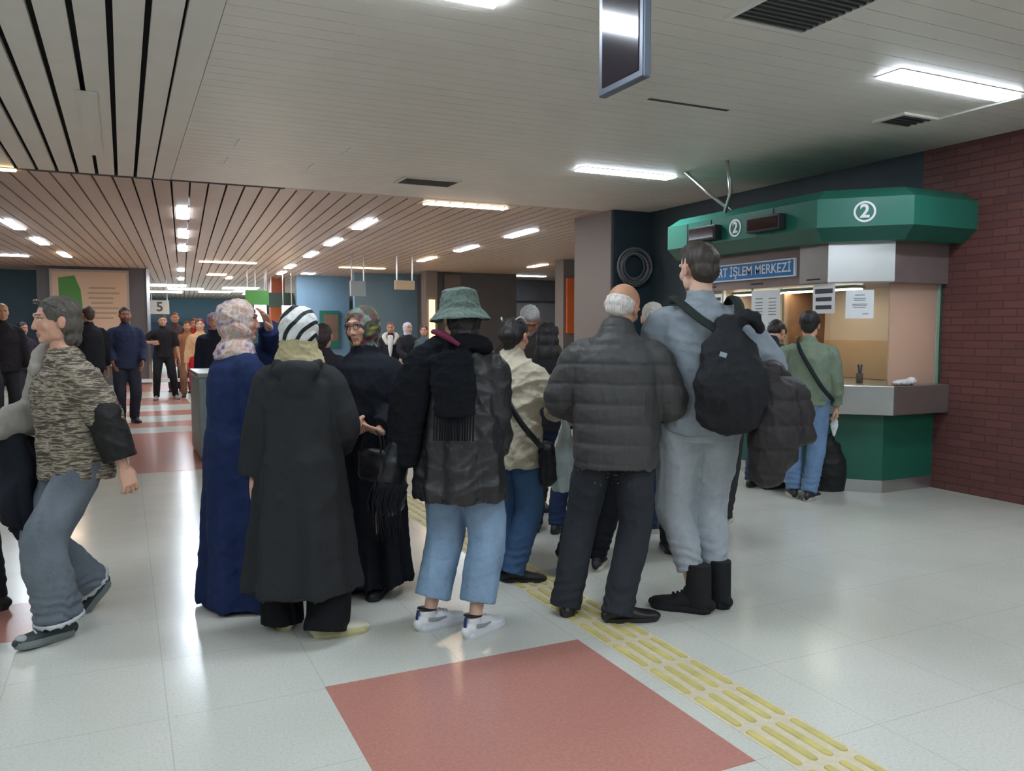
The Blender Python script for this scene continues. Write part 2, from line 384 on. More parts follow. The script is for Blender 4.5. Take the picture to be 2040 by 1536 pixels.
        for j, m in enumerate(ms):
            n = len(m.vertices); co = np.empty(n * 3, np.float32); m.vertices.foreach_get('co', co); co = co.reshape(-1, 3)
            base = np.tile(np.array(srgb(*s.skin), np.float32), (n, 1))
            if j == 1:
                h = (np.c_[co, np.ones(n)] @ HMi.T)[:, :3] / k; x, y, z = h.T
                fr = y > .045
                # eye sockets pressed in, lids and eyes coloured
                dx = np.abs(x) - .031; e2 = (dx / .017) ** 2 + ((z - .010) / .012) ** 2
                push = -.004 * k * np.exp(-e2 * .9) * fr
                mouth = -.0022 * k * np.exp(-(x / .026) ** 2 - ((z + .0635) / .0028) ** 2) * fr
                no = np.empty(n * 3, np.float32); m.vertex_normals.foreach_get('vector', no); no = no.reshape(-1, 3)
                co = co + no * (push + mouth)[:, None]
                sk = np.array(srgb(*s.skin), np.float32)
                def put(mask, c, a=1.0): base[mask] = base[mask] * (1 - a) + np.array(srgb(*c), np.float32) * a
                put(fr & ((np.abs(x) / .024) ** 2 + ((z + .064) / .0125) ** 2 < 1) & (y > .072), makeup or (170, 96, 88), .7)
                put(fr & ((dx / .014) ** 2 + ((z - .010) / .0062) ** 2 < 1), (225, 215, 208))
                put(fr & ((dx / .006) ** 2 + ((z - .010) / .0062) ** 2 < 1), (45, 30, 24))
                lid = fr & ((dx / .016) ** 2 + ((z - .012) / .0085) ** 2 < 1) & ((dx / .014) ** 2 + ((z - .010) / .0062) ** 2 >= 1) & (z > .012); put(lid, (70, 48, 40), .8)
                bz = .031 + .004 * (1 - (dx / .02) ** 2); put(fr & (np.abs(dx) < .021) & (np.abs(z - bz) < .0038), getattr(s, 'brow', (60, 44, 36)), .85)
                put(fr & (np.abs(np.abs(x) - .037) < .02) & (np.abs(z + .022) < .018), (205, 120, 105), .18)
                put((np.abs(x) > .072) & (np.abs(z) < .04), (205, 120, 105), .25)
                if getattr(s, 'beard', None) is not None: put((z < -.035) & (y > -.005) & (z > -.115), s.beard, .6)
            V.append(co); col.append(base)
            pl = [tuple(a + o for a in p.vertices) for p in m.polygons]; Fc += pl; o += n; bpy.data.meshes.remove(m)
        me = bpy.data.meshes.new('body'); me.from_pydata(np.concatenate(V).tolist(), [], Fc)
        a = me.color_attributes.new('tint', 'FLOAT_COLOR', 'POINT'); a.data.foreach_set('color', np.concatenate(col).ravel())
        me.polygons.foreach_set('use_smooth', [True] * len(me.polygons))
        return s.part('body', me, skinmat())
    def torso(s, mb, rings, dy=0.0, seg=28, caps='ff'):
        k = s.s; pts = [s.T((r[3] if len(r) > 3 else 0, (r[4] if len(r) > 4 else 0) + dy, r[0])) for r in rings]
        mb.tube(pts, [(r[1] * k, r[2] * k) for r in rings], ref=s.RM @ Vector((1, 0, 0)), seg=seg, caps=caps)
    def sleeves(s, mb, r=(.075, .072, .062, .055), end=.94, only=None):
        k = s.s
        for i in (0, 1):
            if only is not None and i != only: continue
            a, el, wr = s.arm[i]; sg = (1, -1)[i]; E = el + (wr - el) * end
            dn = s.RM @ Vector((0, 0, -max(0, r[0] - .062) * k)); m1 = s.T((sg * .085, 0, 1.372)) + dn * .9; a2 = a + dn + s.RM @ Vector((0, 0, -.020 * k))
            mb.tube([m1, a2, (a2 + el) / 2, el, (el + E) / 2, E], [r[0] * .86 * k, r[0] * .91 * k, r[1] * k, r[1] * .95 * k, r[2] * k, r[3] * k], seg=16, n=4, caps='rf')
    def top(s, name, mat, hem=.86, r=None, sl=(.075, .070, .060, .052), end=.94, disp=None, collar=0, voxel=None, hood=False, girth=None, label=None, flare=1.0, sleeve=True, shoulder=1.0):
        g = girth or s.g; mb = MB(); q = shoulder
        R = r or [(hem, .195 * g * flare, .150 * g * flare), (.98, .178 * g, .140 * g), (1.12, .175 * g, .140 * g), (1.26, .185 * g, .145 * g), (1.35, .18 * q, .128), (1.41, .125 * q, .098), (1.45, .075, .078)]
        s.torso(mb, R, caps='fr')
        if sleeve: s.sleeves(mb, sl, end)
        if collar: mb.tube([s.T((0, -.004, 1.42)), s.T((0, -.002, 1.43 + collar))], [(.082 * s.s, .082 * s.s), (.074 * s.s, .076 * s.s)], seg=20, caps='ff')
        if hood:
            mb.ell(s.T((0, -.112, 1.385)), (.125 * s.s, .050 * s.s, .060 * s.s), R=s.RM); mb.ell(s.T((0, -.135, 1.315)), (.085 * s.s, .036 * s.s, .085 * s.s), R=s.RM)
            for x in (-1, 1): mb.tube([s.T((x * .085, -.085, 1.415)), s.T((x * .105, -.02, 1.425)), s.T((x * .07, .07, 1.40))], [.030 * s.s, .026 * s.s, .02 * s.s], seg=12)
        me = mb.solid(name, voxel or s.voxel, 6, disp or wrinkle(.006, 12, 3)); return s.part(name, me, mat, label=label)
    def trousers(s, mat, r=(.108, .085, .075), hem=.06, disp=None, waist=.98, name='trousers', voxel=None, cuff=0, wide=1.0):
        k = s.s; mb = MB(); g = s.g
        s.torso(mb, [(.79, .150 * wide, .115), (.86, .178 * g * wide, .128 * g), (.93, .172 * g, .125 * g), (waist, .150 * g, .112 * g)])
        for i in (0, 1):
            h, kn, an = s.leg[i]; d = (kn - an).normalized(); e = an + d * (hem - .085) * k
            mb.tube([h + Vector((0, 0, .03 * k)), h * .6 + kn * .4, kn, (kn + e) / 2, e], [r[0] * k, r[0] * .93 * k, r[1] * k, (r[1] + r[2]) / 2 * k, r[2] * k], seg=20, n=4, caps='rf')
            if cuff: mb.tube([e + d * .03, e - d * .005], [(r[2] + cuff) * k] * 2, seg=18, caps='ff')
        me = mb.solid(name, voxel or s.voxel, 5, disp or both(wrinkle(.005, 11, 5), bunch(.006, .05, .16 * k, .16 * k))); return s.part(name, me, mat)
    def shoes(s, kind, mat, sole=None, name='shoe'):
        k = s.s * 1.0; out = []
        for i in (0, 1):
            F = s.foot[i]; mb = MB(); W = 1.12 if kind in ('chunky', 'boot') else 1.0; base = .026 if kind in ('chunky', 'sneaker') else .014
            if kind == 'boot': base = .022
            sec = [(-.068, .024, .050), (-.045, .035, .066), (.0, .037, .078), (.05, .038, .070), (.10, .044, .052), (.15, .046, .042), (.19, .036, .034), (.205, .020, .026)]
            P = [F @ Vector((0, y * k, (base * .5 + h / 2) * k)) for y, w, h in sec]
            mb.tube(P, [(w * W * k, (h / 2 + .004) * k) for y, w, h in sec], ref=F.to_3x3() @ Vector((1, 0, 0)), seg=20, n=3)
            hgt = {'boot': .225, 'sneaker': .098, 'chunky': .105, 'dress': .085}[kind]; rr = .050 if kind == 'boot' else .040
            mb.tube([F @ Vector((0, -.012 * k, .05 * k)), F @ Vector((0, -.014 * k, hgt * k))], [(rr * k, (rr + .012) * k), (rr * k, (rr + .006) * k)], ref=F.to_3x3() @ Vector((1, 0, 0)), seg=18, caps='rf')
            if kind in ('sneaker', 'chunky', 'boot'):
                for j in range(4):
                    y = .045 + j * .020; z = .078 - j * .007 + base * .5
                    mb.tube([F @ Vector((-.022 * k, y * k, z * k)), F @ Vector((0, y * k, (z + .010) * k)), F @ Vector((.022 * k, y * k, z * k))], [.0045 * k] * 3, seg=8)
            me = mb.solid(name, .0045 if s.voxel < .009 else .008, 2); o = s.part(name, me, mat); out.append(o)
            n = 26; out_ = []
            for j in range(n):
                a = 2 * math.pi * j / n; y = .0685 + .142 * math.sin(a); w = np.interp(y, [-.0735, -.045, 0, .05, .10, .15, .19, .2105], [.012, .037, .040, .038, .046, .049, .040, .012]) * W
                out_.append((math.copysign(w, math.cos(a)) if abs(math.cos(a)) > .2 else w * math.cos(a) / .2, y))
            sb = MB(); hb = base + .010
            top_ = [F @ Vector((x * k, y * k, hb * k)) for x, y in out_]; bot = [F @ Vector((x * k * .98, y * k * .99, 0.001)) for x, y in out_]
            mid = [F @ Vector((x * k * 1.05, y * k + (.003 if y > .07 else -.003), hb * .45 * k)) for x, y in out_]
            sb.add(bot + mid + top_, [tuple(range(n))[::-1], tuple(range(2 * n, 3 * n))] + [(r_ * n + j, r_ * n + (j + 1) % n, (r_ + 1) * n + (j + 1) % n, (r_ + 1) * n + j) for r_ in (0, 1) for j in range(n)])
            so = link('sole', sb.mesh('sole'), o, [sole or mat])
        return out
    # ---- head wear in head coordinates
    def hq(s, x, y, z): return s.HM @ Vector((x * s.s, y * s.s, z * s.s))
    def hair(s, kind, mat, extra=0.0):
        k = s.s; mb = MB(); R = s.RH; E = lambda c, r: mb.ell(s.hq(*c), tuple(a * k for a in r), R=R, seg=24, rings=16); e = extra
        am = .003
        if kind in ('short', 'crop'):
            E((0, -.024, .040), (.083 + e, .100 + e, .086 + e)); E((0, -.052, -.002), (.074, .070, .072)); E((0, -.062, -.040), (.055, .045, .045))
            if kind == 'short': E((0, .020, .078), (.066 + e, .072, .045 + e)); am = .005
        elif kind == 'quiff':
            E((0, -.024, .036), (.081, .098, .082)); E((0, -.055, -.010), (.072, .062, .070)); E((0, .010, .085), (.062, .078, .050)); E((0, .055, .095), (.05, .04, .03)); am = .006
        elif kind == 'bald':   # a fringe of hair around the back and the sides
            E((0, -.042, -.018), (.081, .078, .044)); E((0, -.060, -.040), (.062, .050, .045)); E((0, -.045, .010), (.0785, .072, .030)); am = .002
        elif kind == 'bun':
            E((0, -.026, .036), (.086, .102, .088)); E((0, -.060, -.005), (.082, .070, .075)); E((.0, -.110, -.010), (.060, .045, .058)); E((0, -.07, -.06), (.05, .04, .05)); am = .007
        elif kind == 'long':
            E((0, -.020, .040), (.090, .100, .088)); E((0, -.050, -.03), (.095, .070, .10)); E((0, -.060, -.13), (.105, .060, .11)); E((.02, -.06, -.22), (.08, .045, .09)); am = .012
        elif kind == 'bob':
            E((0, -.022, .040), (.088, .100, .087)); E((0, -.046, -.02), (.086, .075, .085)); E((0, -.05, -.085), (.074, .058, .06)); am = .008
        me = mb.solid('hair', .005 if s.voxel < .009 else .009, 3, wrinkle(am, 26, 7, (1, 1, .3))); return s.part('hair', me, mat)
    def scarf(s, mat, cape=.06, face=True, big=1.0, name='headscarf', low=1.33, spread=.11, parts=None, seed=2):
        k = s.s; mb = MB(); R = s.RH; E = lambda c, r: mb.ell(s.hq(*c), tuple(a * k * big for a in r), R=R, seg=26, rings=18)
        E((0, -.020, .026), (.097, .110, .098)); E((0, -.008, -.030), (.095, .090, .090)); E((0, -.055, -.02), (.084, .068, .085))
        a = s.hq(0, -.012, -.06); b = s.T((0, -.005, 1.45)); c = s.T((0, -.010, 1.395)); d = s.T((0, -.012, low))
        mb.tube([a, b, c, d], [(.078 * k, .084 * k), (.084 * k, .082 * k), ((.09 + spread * .3) * k, .10 * k), ((.09 + spread) * k, .118 * k)], ref=s.RM @ Vector((1, 0, 0)), seg=24, caps='rr')
        HMi = s.HM.inverted()
        def cut(p):
            h = HMi @ p; h = h / k; return h.y > .035 and (h.x / .053) ** 2 + ((h.z + .012) / .080) ** 2 < 1
        me = mb.solid(name, .006 if s.voxel < .009 else .010, 4, both(wrinkle(.008, 14, seed), wrinkle(.004, 30, seed + 1)), cut=cut if face else None)
        return s.part(name, me, mat)
    def item(s, name, label, cat, mesh_or_none=None, mats=None, group=None):
        """a carried thing: its own top-level object standing in the wearer's frame"""
        if mesh_or_none is None:
            o = empty(name, s.root.location, s.rz, label, cat, group); return o
        o = link(name, mesh_or_none, None, mats if isinstance(mats, (list, tuple)) else [mats]); o.matrix_world = s.W; o.location = s.root.location; o.rotation_euler = (0, 0, s.rz)
        return tag(o, label, cat, group)
def strap(pts, w=.018, t=.004, n=6, ref=(0, 0, 1)):
    mb = MB(); mb.tube(pts, [(w, t)] * len(pts), seg=10, n=n, ref=ref, caps='ff'); return mb

# ------------------------------------------------------------------ the setting
def floor_mat():
    t = Nt('terrazzo floor'); v = t.coord()
    sp = t.noise(v, 90, 4, .7); big = t.noise(v, .8, 3)
    c1 = t.ramp(sp, [(0.30, srgb(190, 192, 184)), (0.45, srgb(208, 209, 200)), (0.72, srgb(219, 219, 210))])
    # joints of the slabs
    sep = t.new('ShaderNodeSeparateXYZ'); t.link(v, sep.inputs[0]); fs = []
    for ax, off in (('X', .70), ('Y', 2.04)):
        a = t.new('ShaderNodeMath', operation='SUBTRACT'); a.inputs[1].default_value = off - 59.0; t.link(sep.outputs[ax], a.inputs[0])
        m = t.new('ShaderNodeMath', operation='MODULO'); m.inputs[1].default_value = .59; t.link(a.outputs[0], m.inputs[0])
        c = t.new('ShaderNodeMath', operation='LESS_THAN'); c.inputs[1].default_value = .0045; t.link(m.outputs[0], c.inputs[0]); fs.append(c.outputs[0])
    mx = t.new('ShaderNodeMath', operation='MAXIMUM'); t.link(fs[0], mx.inputs[0]); t.link(fs[1], mx.inputs[1])
    k = t.new('ShaderNodeMath', operation='MULTIPLY'); k.inputs[1].default_value = .24; t.link(mx.outputs[0], k.inputs[0])
    mix = t.new('ShaderNodeMix', data_type='RGBA'); t.link(k.outputs[0], mix.inputs['Factor']); t.link(c1, mix.inputs['A']); mix.inputs['B'].default_value = srgb(96, 100, 96)
    dirt = t.new('ShaderNodeMix', data_type='RGBA', blend_type='MULTIPLY'); dirt.inputs['Factor'].default_value = 1
    t.link(mix.outputs['Result'], dirt.inputs['A']); t.link(t.ramp(big, [(0.25, srgb(236, 238, 234)), (0.6, srgb(255, 255, 255))]), dirt.inputs['B'])
    t.link(dirt.outputs['Result'], t.b.inputs['Base Color'])
    r = t.new('ShaderNodeMapRange'); r.inputs['To Min'].default_value = .13; r.inputs['To Max'].default_value = .27; t.link(t.noise(v, 3, 4), r.inputs['Value']); t.link(r.outputs[0], t.b.inputs['Roughness'])
    t.bump(t.noise(v, 5, 2), .03, .02)
    return t.m
def red_mat():
    t = Nt('red terrazzo'); v = t.coord(); sp = t.noise(v, 70, 5, .7)
    t.link(t.ramp(sp, [(0.25, srgb(172, 118, 106)), (0.5, srgb(184, 129, 116)), (0.78, srgb(194, 141, 128))]), t.b.inputs['Base Color']); t.b.inputs['Roughness'].default_value = .22
    return t.m
M_FLOOR, M_RED = floor_mat(), red_mat()
fl = MB(); fl.bounds((-16, -3, -.12), (24, 60, 0), 0)
def redslab(x0, y0, x1, y1): fl.bounds((x0, y0, -.01), (x1, y1, .0012), 1)
redslab(.70, 2.04, 1.885, 3.235); redslab(-1.66, 4.35, -.42, 4.95)
for x in (-4.4, -1.85, .02, 2.2, 4.4):
    w = 1.15
    for y0, y1 in ((9.0, 12.5), (13.25, 14.0), (15.0, 15.9), (17.2, 19.0), (21, 24), (27, 31)): redslab(x, y0, x + w, y1)
o = fl.build('floor', [M_FLOOR, M_RED]); tag(o, kind='structure')

# ceiling: metal strips; crosswise over the ticket kiosk, lengthwise over the left bay and the far hall
M_SLAT = plain('ceiling strip', (226, 222, 214), .42, .0, .03, 3); M_VOID = plain('ceiling void', (70, 72, 74), .9)
M_SLATW = plain('ceiling strip warm', (192, 172, 158), .45, .0, .03, 3)
ce = MB()
ce.bounds((-16, -3, CEIL + .12), (24, 60, CEIL + .2), 1)
YB = 9.80
y = -2.6
while y < YB - .02:      # crosswise strips, thin joints
    ce.bounds((.52, y, CEIL), (24, min(y + .146, YB - .03), CEIL + .03), 0); y += .15
ce.bounds((.35, -3, CEIL - .004), (.515, YB - .03, CEIL + .03), 0)
ce.bounds((.52, -3, CEIL + .02), (24, YB - .03, CEIL + .05), 0)
x = .335 - .152          # lengthwise strips with wide dark gaps
while x > -14:
    ce.bounds((x, -3, CEIL), (x + .150, YB - .03, CEIL + .03), 0); x -= .1835
ce.build('ceiling', [M_SLAT, M_VOID]).update_tag()
tag(bpy.data.objects['ceiling'], kind='structure')
RO = Matrix.Rotation(-math.radians(3.5), 4, 'Z')
fc = MB()
u = -22.0
while u < 24:            # far hall strips, turned a little, clipped at the joint line
    k = math.tan(math.radians(3.5)) * (60 - YB); a, b, d, e = (u, YB + .08), (u + .174, YB + .08), (u + .174 + k, 60), (u + k, 60)
    fc.prism([a, b, d, e], CEIL, CEIL + .03); u += .196
o = fc.build('ceiling_far', [M_SLATW]); o.name = 'ceiling_2'; tag(o, kind='structure')
# end trim of the lengthwise bay, and the dark recess joint
o = MB().bounds((-14, YB - .03, CEIL + .0), (1.75, YB + .08, CEIL + .09)).build('trim_1', [M_VOID]); tag(o, kind='structure')
o = MB().bounds((1.75, YB - .03, CEIL - .002), (24, YB + .08, CEIL + .03)).build('trim_2', [M_SLATW]); tag(o, kind='structure')

# walls
def brick():
    t = Nt('red brick'); v = t.coord(); sep = t.new('ShaderNodeSeparateXYZ'); t.link(v, sep.inputs[0]); cb = t.new('ShaderNodeCombineXYZ')
    t.link(sep.outputs['Y'], cb.inputs['X']); t.link(sep.outputs['Z'], cb.inputs['Y'])
    b = t.new('ShaderNodeTexBrick'); t.link(cb.outputs[0], b.inputs['Vector']); b.inputs['Scale'].default_value = 1
    b.inputs['Brick Width'].default_value = .24; b.inputs['Row Height'].default_value = .068; b.inputs['Mortar Size'].default_value = .006; b.inputs['Mortar Smooth'].default_value = .3
    b.inputs['Color1'].default_value = srgb(112, 68, 64); b.inputs['Color2'].default_value = srgb(98, 58, 56); b.inputs['Mortar'].default_value = srgb(76, 52, 50)
    t.link(b.outputs['Color'], t.b.inputs['Base Color']); t.b.inputs['Roughness'].default_value = .55
    inv = t.new('ShaderNodeMath', operation='SUBTRACT'); inv.inputs[0].default_value = 1; t.link(b.outputs['Fac'], inv.inputs[1]); t.bump(inv.outputs[0], .5, .008)
    return t.m
M_BRICK = brick(); M_NAVY = plain('dark teal wall', (48, 64, 74), .55, 0, .1, 4); M_GREYW = plain('grey wall', (124, 124, 126), .6, 0, .05, 3)
M_DGREY = plain('charcoal wall', (92, 92, 96), .55, 0, .06, 3); M_COLG = plain('speckled column tile', (126, 120, 120), .28, 0, .28, 120, bump=.7)
M_BLUEW = plain('blue wall panel', (112, 146, 172), .4, 0, .08, 1.5); M_SKYW = plain('sky blue wall', (112, 156, 178), .5, 0, .05, 1)
M_STEEL = plain('brushed steel', (196, 196, 194), .28, .9, .05, 6); M_BSTEEL = plain('bronze steel', (138, 122, 120), .36, .35, .08, 6)
M_WHITE = plain('white paint', (226, 226, 222), .5); M_BLACK = plain('black plastic', (22, 23, 26), .45); M_CHROME = plain('chrome', (210, 210, 212), .16, 1.0)
def wall(name, a, b, m, kind='structure'): o = MB().bounds(a, b).build(name, [m]); tag(o, kind=kind); return o
XW = 6.72
wall('wall_right', (XW, -3, 0), (XW + .2, 5.25, CEIL), M_BRICK)
wall('wall_right_rear', (XW, 5.25, 0), (XW + .2, 9.62, CEIL), M_NAVY).name = 'wall_right_2'
wall('wall_pier', (6.10, 9.62, 0), (6.92, 10.62, CEIL), M_COLG).name = 'wall_pier'
o = wall('x', (6.12, 9.585, 0), (6.72, 9.62, CEIL), M_NAVY); o.name = 'wall_pier_front'
wall('wall_back', (-16, 46, 0), (24, 46.3, CEIL), M_SKYW)
wall('wall_left', (-16, -3, 0), (-15.8, 60, CEIL), M_GREYW)
wall('wall_back_left', (-9, 26, 0), (-2.02, 26.2, CEIL), plain('teal wall', (70, 104, 122), .5, 0, .1, 1))
wall('wall_right_far', (16, 9.6, 0), (16.2, 60, CEIL), M_GREYW)
wall('wall_front', (-16, -3.1, 0), (24, -3, CEIL), M_GREYW)
# poster pillar between the corridors
wall('wall_pillar', (-1.95, 24.0, 0), (.60, 25.4, CEIL), M_DGREY)
o = MB().bounds((.60, 23.97, 0), (.68, 24.05, CEIL)).build('trim_3', [M_CHROME]); tag(o, kind='structure')
# blue wall in two planes
wall('wall_blue', (4.75, 25.0, 0), (6.35, 25.2, CEIL), M_BLUEW); wall('wall_blue_2', (6.05, 23.2, 0), (8.2, 23.4, CEIL), M_BLUEW)
wall('wall_grey_block', (7.95, 21.8, 0), (10.55, 23.2, CEIL), M_DGREY)
o = MB().bounds((7.62, 21.5, 0), (7.95, 21.9, CEIL)).build('wall_column_grey', [M_COLG]); tag(o, kind='structure')
wall('wall_grey_far', (10.5, 24.2, 0), (16, 24.4, 2.42), M_GREYW); wall('wall_grey_upper', (10.5, 24.0, 2.42), (16, 24.4, CEIL), M_DGREY)
o = MB().bounds((9.3, 16.7, 0), (9.75, 17.1, CEIL)).build('wall_column_speckled', [M_COLG]); tag(o, kind='structure')
o = MB().bounds((4.28, 26.8, 0), (4.72, 27.2, CEIL)).build('wall_column_orange', [plain('orange tile', (190, 104, 62), .35, 0, .1, 20)]); tag(o, kind='structure')
wall('wall_back_band', (.8, 45.4, 0), (5.2, 46, 1.86), plain('deep blue band', (44, 78, 116), .5))

# ceiling vents and hatch
def vent(x0, y0, x1, y1, label, n=14):
    r = empty('ceiling_vent', ((x0 + x1) / 2, (y0 + y1) / 2, CEIL - .012), 0, label, 'vent'); cx, cy = (x0 + x1) / 2, (y0 + y1) / 2
    f = MB(); w = .03; z0, z1 = -.006, .02
    f.bounds((x0 - cx - w, y0 - cy - w, z0), (x1 - cx + w, y0 - cy, z1)); f.bounds((x0 - cx - w, y1 - cy, z0), (x1 - cx + w, y1 - cy + w, z1))
    f.bounds((x0 - cx - w, y0 - cy, z0), (x0 - cx, y1 - cy, z1)); f.bounds((x1 - cx, y0 - cy, z0), (x1 - cx + w, y1 - cy, z1)); f.build('frame', [M_WHITE if n > 8 else M_SLAT], r)
    MB().bounds((x0 - cx, y0 - cy, .004), (x1 - cx, y1 - cy, .02)).build('backing', [plain('vent dark', (40, 42, 43), .8)], r)
    g = MB()
    for i in range(n):
        yy = y0 - cy + (y1 - y0) * (i + .5) / n; g.box((0, yy, 0), (x1 - x0, (y1 - y0) / n * .35, .012))
    g.build('slat', [plain('vent slat', (82, 84, 84), .5)], r)
vent(2.93, 2.75, 3.42, 3.46, 'large dark air grille in the ceiling near the top right of the view', 16)
vent(2.80, 8.50, 3.40, 8.84, 'small dark air grille in the ceiling left of the kiosk lights', 6)
vent(5.42, 4.42, 5.74, 4.66, 'small dark open hatch in the ceiling above the kiosk', 4)
o = MB().bounds((5.78, 3.75, CEIL - .012), (5.83, 4.66, CEIL)).build('trim_4', [M_WHITE]); tag(o, kind='structure')
for i, (x, y) in enumerate(((.95, 7.5), (.95, 8.3), (1.75, 8.25), (1.9, 7.4))):
    o = MB().bounds((x, y, CEIL - .006), (x + .012, y + .30, CEIL)).build('trim_%d' % (6 + i), [M_WHITE]); tag(o, kind='structure')

a, b = atz(150, 178, CEIL), atz(192, 305, CEIL)
o = MB().bounds((a.x, a.y, CEIL - .022), (b.x + .06, b.y, CEIL - .002)).build('trim_11', [M_SLAT]); tag(o, kind='structure')
a, b = atz(1292, 197, CEIL), atz(1445, 222, CEIL)
o = MB().bounds((a.x, a.y - .02, CEIL - .003), (b.x, a.y + .015, CEIL)).build('trim_12', [M_VOID]); tag(o, kind='structure')
# fluorescent ceiling lights
def emis(name, rgb, k):
    if name in _M: return _M[name]
    t = Nt(name); t.b.inputs['Base Color'].default_value = (0.9, .9, .9, 1); t.b.inputs['Emission Color'].default_value = srgb(*rgb); t.b.inputs['Emission Strength'].default_value = k; _M[name] = t.m; return t.m
COOL = emis('cool tube', (232, 243, 255), LAMP); WARM = emis('warm tube', (255, 224, 190), LAMP * .8); YEL = emis('yellow tube', (255, 214, 150), LAMP * .55)
def light(cx, cy, L, W, rz, mat, label, group=None, z=CEIL):
    r = empty('ceiling_light', (cx, cy, z), rz, label, 'ceiling light', group)
    h = MB(); t = .014
    h.bounds((-L / 2 - t, -W / 2 - t, -.006), (L / 2 + t, -W / 2, .02)); h.bounds((-L / 2 - t, W / 2, -.006), (L / 2 + t, W / 2 + t, .02))
    h.bounds((-L / 2 - t, -W / 2, -.006), (-L / 2, W / 2, .02)); h.bounds((L / 2, -W / 2, -.006), (L / 2 + t, W / 2, .02)); h.build('frame', [M_WHITE], r)
    MB().bounds((-L / 2, -W / 2, -.018), (L / 2, W / 2, .01)).build('diffuser', [mat], r)
    return r
light(5.09, 3.78, 1.2, .17, 0, COOL, 'bright white ceiling light strip at the far right above the brick wall corner')
light(4.82, 7.31, 1.15, .17, 0, COOL, 'bright white ceiling light strip left of the green kiosk canopy')
light(4.15, 10.10, 1.15, .15, 0, WARM, 'long warm ceiling light strip in front of the far hall lights')
light(1.15, 3.80, 1.2, .17, 0, COOL, 'white ceiling light cut by the top edge of the view')
light(1.75, .9, 1.2, .17, 0, COOL, 'white ceiling light over the photographer, seen only as a reflection')
for x, y in ((4.8, .4), (-1.2, 1.5), (-1.9, 5.6), (8.6, 3.8), (-.6, -1.2), (2.6, -1.6), (5.4, -1.4), (-3.6, -.2), (-4.6, 3.2), (-5.2, 7.4)):  # unseen fixtures, added to brighten the people, walls and floor
    if x < 6.7: light(x, y, 1.2, .17, 0, COOL, 'added white ceiling light outside the view to brighten the near hall', 'added fill lights outside the view')
light(-1.55, 9.86, 1.2, .10, 0, YEL, 'yellow ceiling light at the left edge beside the dark ceiling joint')
A35 = -math.radians(3.5); ORD = ['nearest', 'second nearest', 'third nearest', 'fourth nearest', 'fifth nearest', 'sixth nearest', 'farthest']
def row(pts, what, mats, L=1.15, W=.16):
    for i, (x, y) in enumerate(pts): light(x, y, W, L, A35, mats if not isinstance(mats, list) else mats[i], '%s light of the ceiling row %s' % (ORD[i], what), 'lights of the ceiling row ' + what)
row([(.81, 12.45), (.98, 15.1), (1.13, 17.7), (1.47, 24.0), (1.72, 28.1)], 'straight above the corridor', COOL)
row([(3.44, 12.55), (3.59, 15.3), (3.74, 18.0), (3.95, 21.6), (4.15, 24.0)], 'right of the corridor', COOL)
row([(6.18, 12.6), (6.30, 15.35), (6.40, 18.0)], 'between the grey pier and the corridor', [COOL, COOL, WARM])
row([(-1.5, 14.95), (-1.34, 17.5), (-1.1, 20.3)], 'at the left edge', [COOL, COOL, WARM])
light(2.35, 20.9, 1.3, .22, 0, WARM, 'warm crosswise light strip beyond the corridor rows')
light(5.75, 21.2, 1.2, .2, 0, YEL, 'yellow crosswise light strip above the blue wall')
light(9.6, 18.6, .16, 1.0, A35, WARM, 'small warm light near the orange banner, nearer of two'); light(11.2, 22.2, 1.0, .2, 0, COOL, 'small white light strip near the orange banner, farther of two')
light(-2.3, 21.0, .9, .3, 0, COOL, 'wide white light beside the poster pillar at left')
light(4.9, 24.0, .35, .35, 0, COOL, 'round looking bright spot above the blue wall')
light(2.55, 25.6, .5, .6, 0, WARM, 'glaring warm light above the corridor end')
for i, (x, y) in enumerate(((1.5, 32.5), (2.3, 35), (1.7, 38), (4.2, 33.5), (4.9, 36), (5.6, 38.5), (3.6, 37))):
    light(x, y, 1.3, 1.5, A35, emis('panel glow', (226, 242, 255), LAMP * .3), 'white panel light in the bright cluster over the far end of the hall', 'panel lights over the far end of the hall')
light(3.05, 27.0, .16, 1.0, A35, WARM, 'small warm light beside the glaring light at the corridor end')

# hanging display board near the camera
r = empty('hanging_display', (1.715, 2.95, CEIL), 0, 'dark double-sided display board hanging from the ceiling above the queue', 'display')
SX0, SX1, SY0, SY1, SZ = -.012, .022, -.47, -.165, -.745
f = MB(); f.bounds((SX0, SY0, SZ), (SX1, SY1, -.02)); f.build('casing', [plain('display casing', (96, 104, 120), .35, .3)], r, bevel=.006)
MB().bounds((SX0 - .003, SY0 + .03, SZ + .03), (SX0 + .002, SY1 - .03, -.05)).build('screen', [plain('dark glass', (46, 38, 54), .10, 0, .02, 3, spec=.6)], r)
MB().bounds((-.005, -.40, -.03), (.015, -.24, 0)).build('mounting_bracket', [M_STEEL], r)

# tactile paving strip: ribbed tiles of four bars
M_TACT = plain('tactile yellow', (200, 186, 116), .55, 0, .18, 9); M_TBASE = plain('tactile base', (208, 198, 172), .5, 0, .08, 30)
y = .45; i = 0
while y < 7.3:
    r = empty('tactile_paving_tile', (2.105, y + .15, 0), 0, 'yellow ribbed tactile paving tile of four bars in the guide strip', 'tactile paving', 'tactile paving tiles of the guide strip') 
    MB().bounds((-.135, -.148, 0), (.135, .148, .0016)).build('base', [M_TBASE], r)
    for k in range(4):
        xx = -.105 + k * .070; m = MB(); n = 10; pts = []
        for s_ in (1, -1):
            for j in range(n + 1): a = math.pi * j / n; pts.append((xx + .0175 * math.cos(a) * s_, s_ * (.112 + .0175 * math.sin(a))))
        m.prism(pts, .001, .0065, poly2=[(xx + (p[0] - xx) * .8, p[1] * .985) for p in pts]); m.build('bar', [M_TACT], r)
    y += .296; i += 1

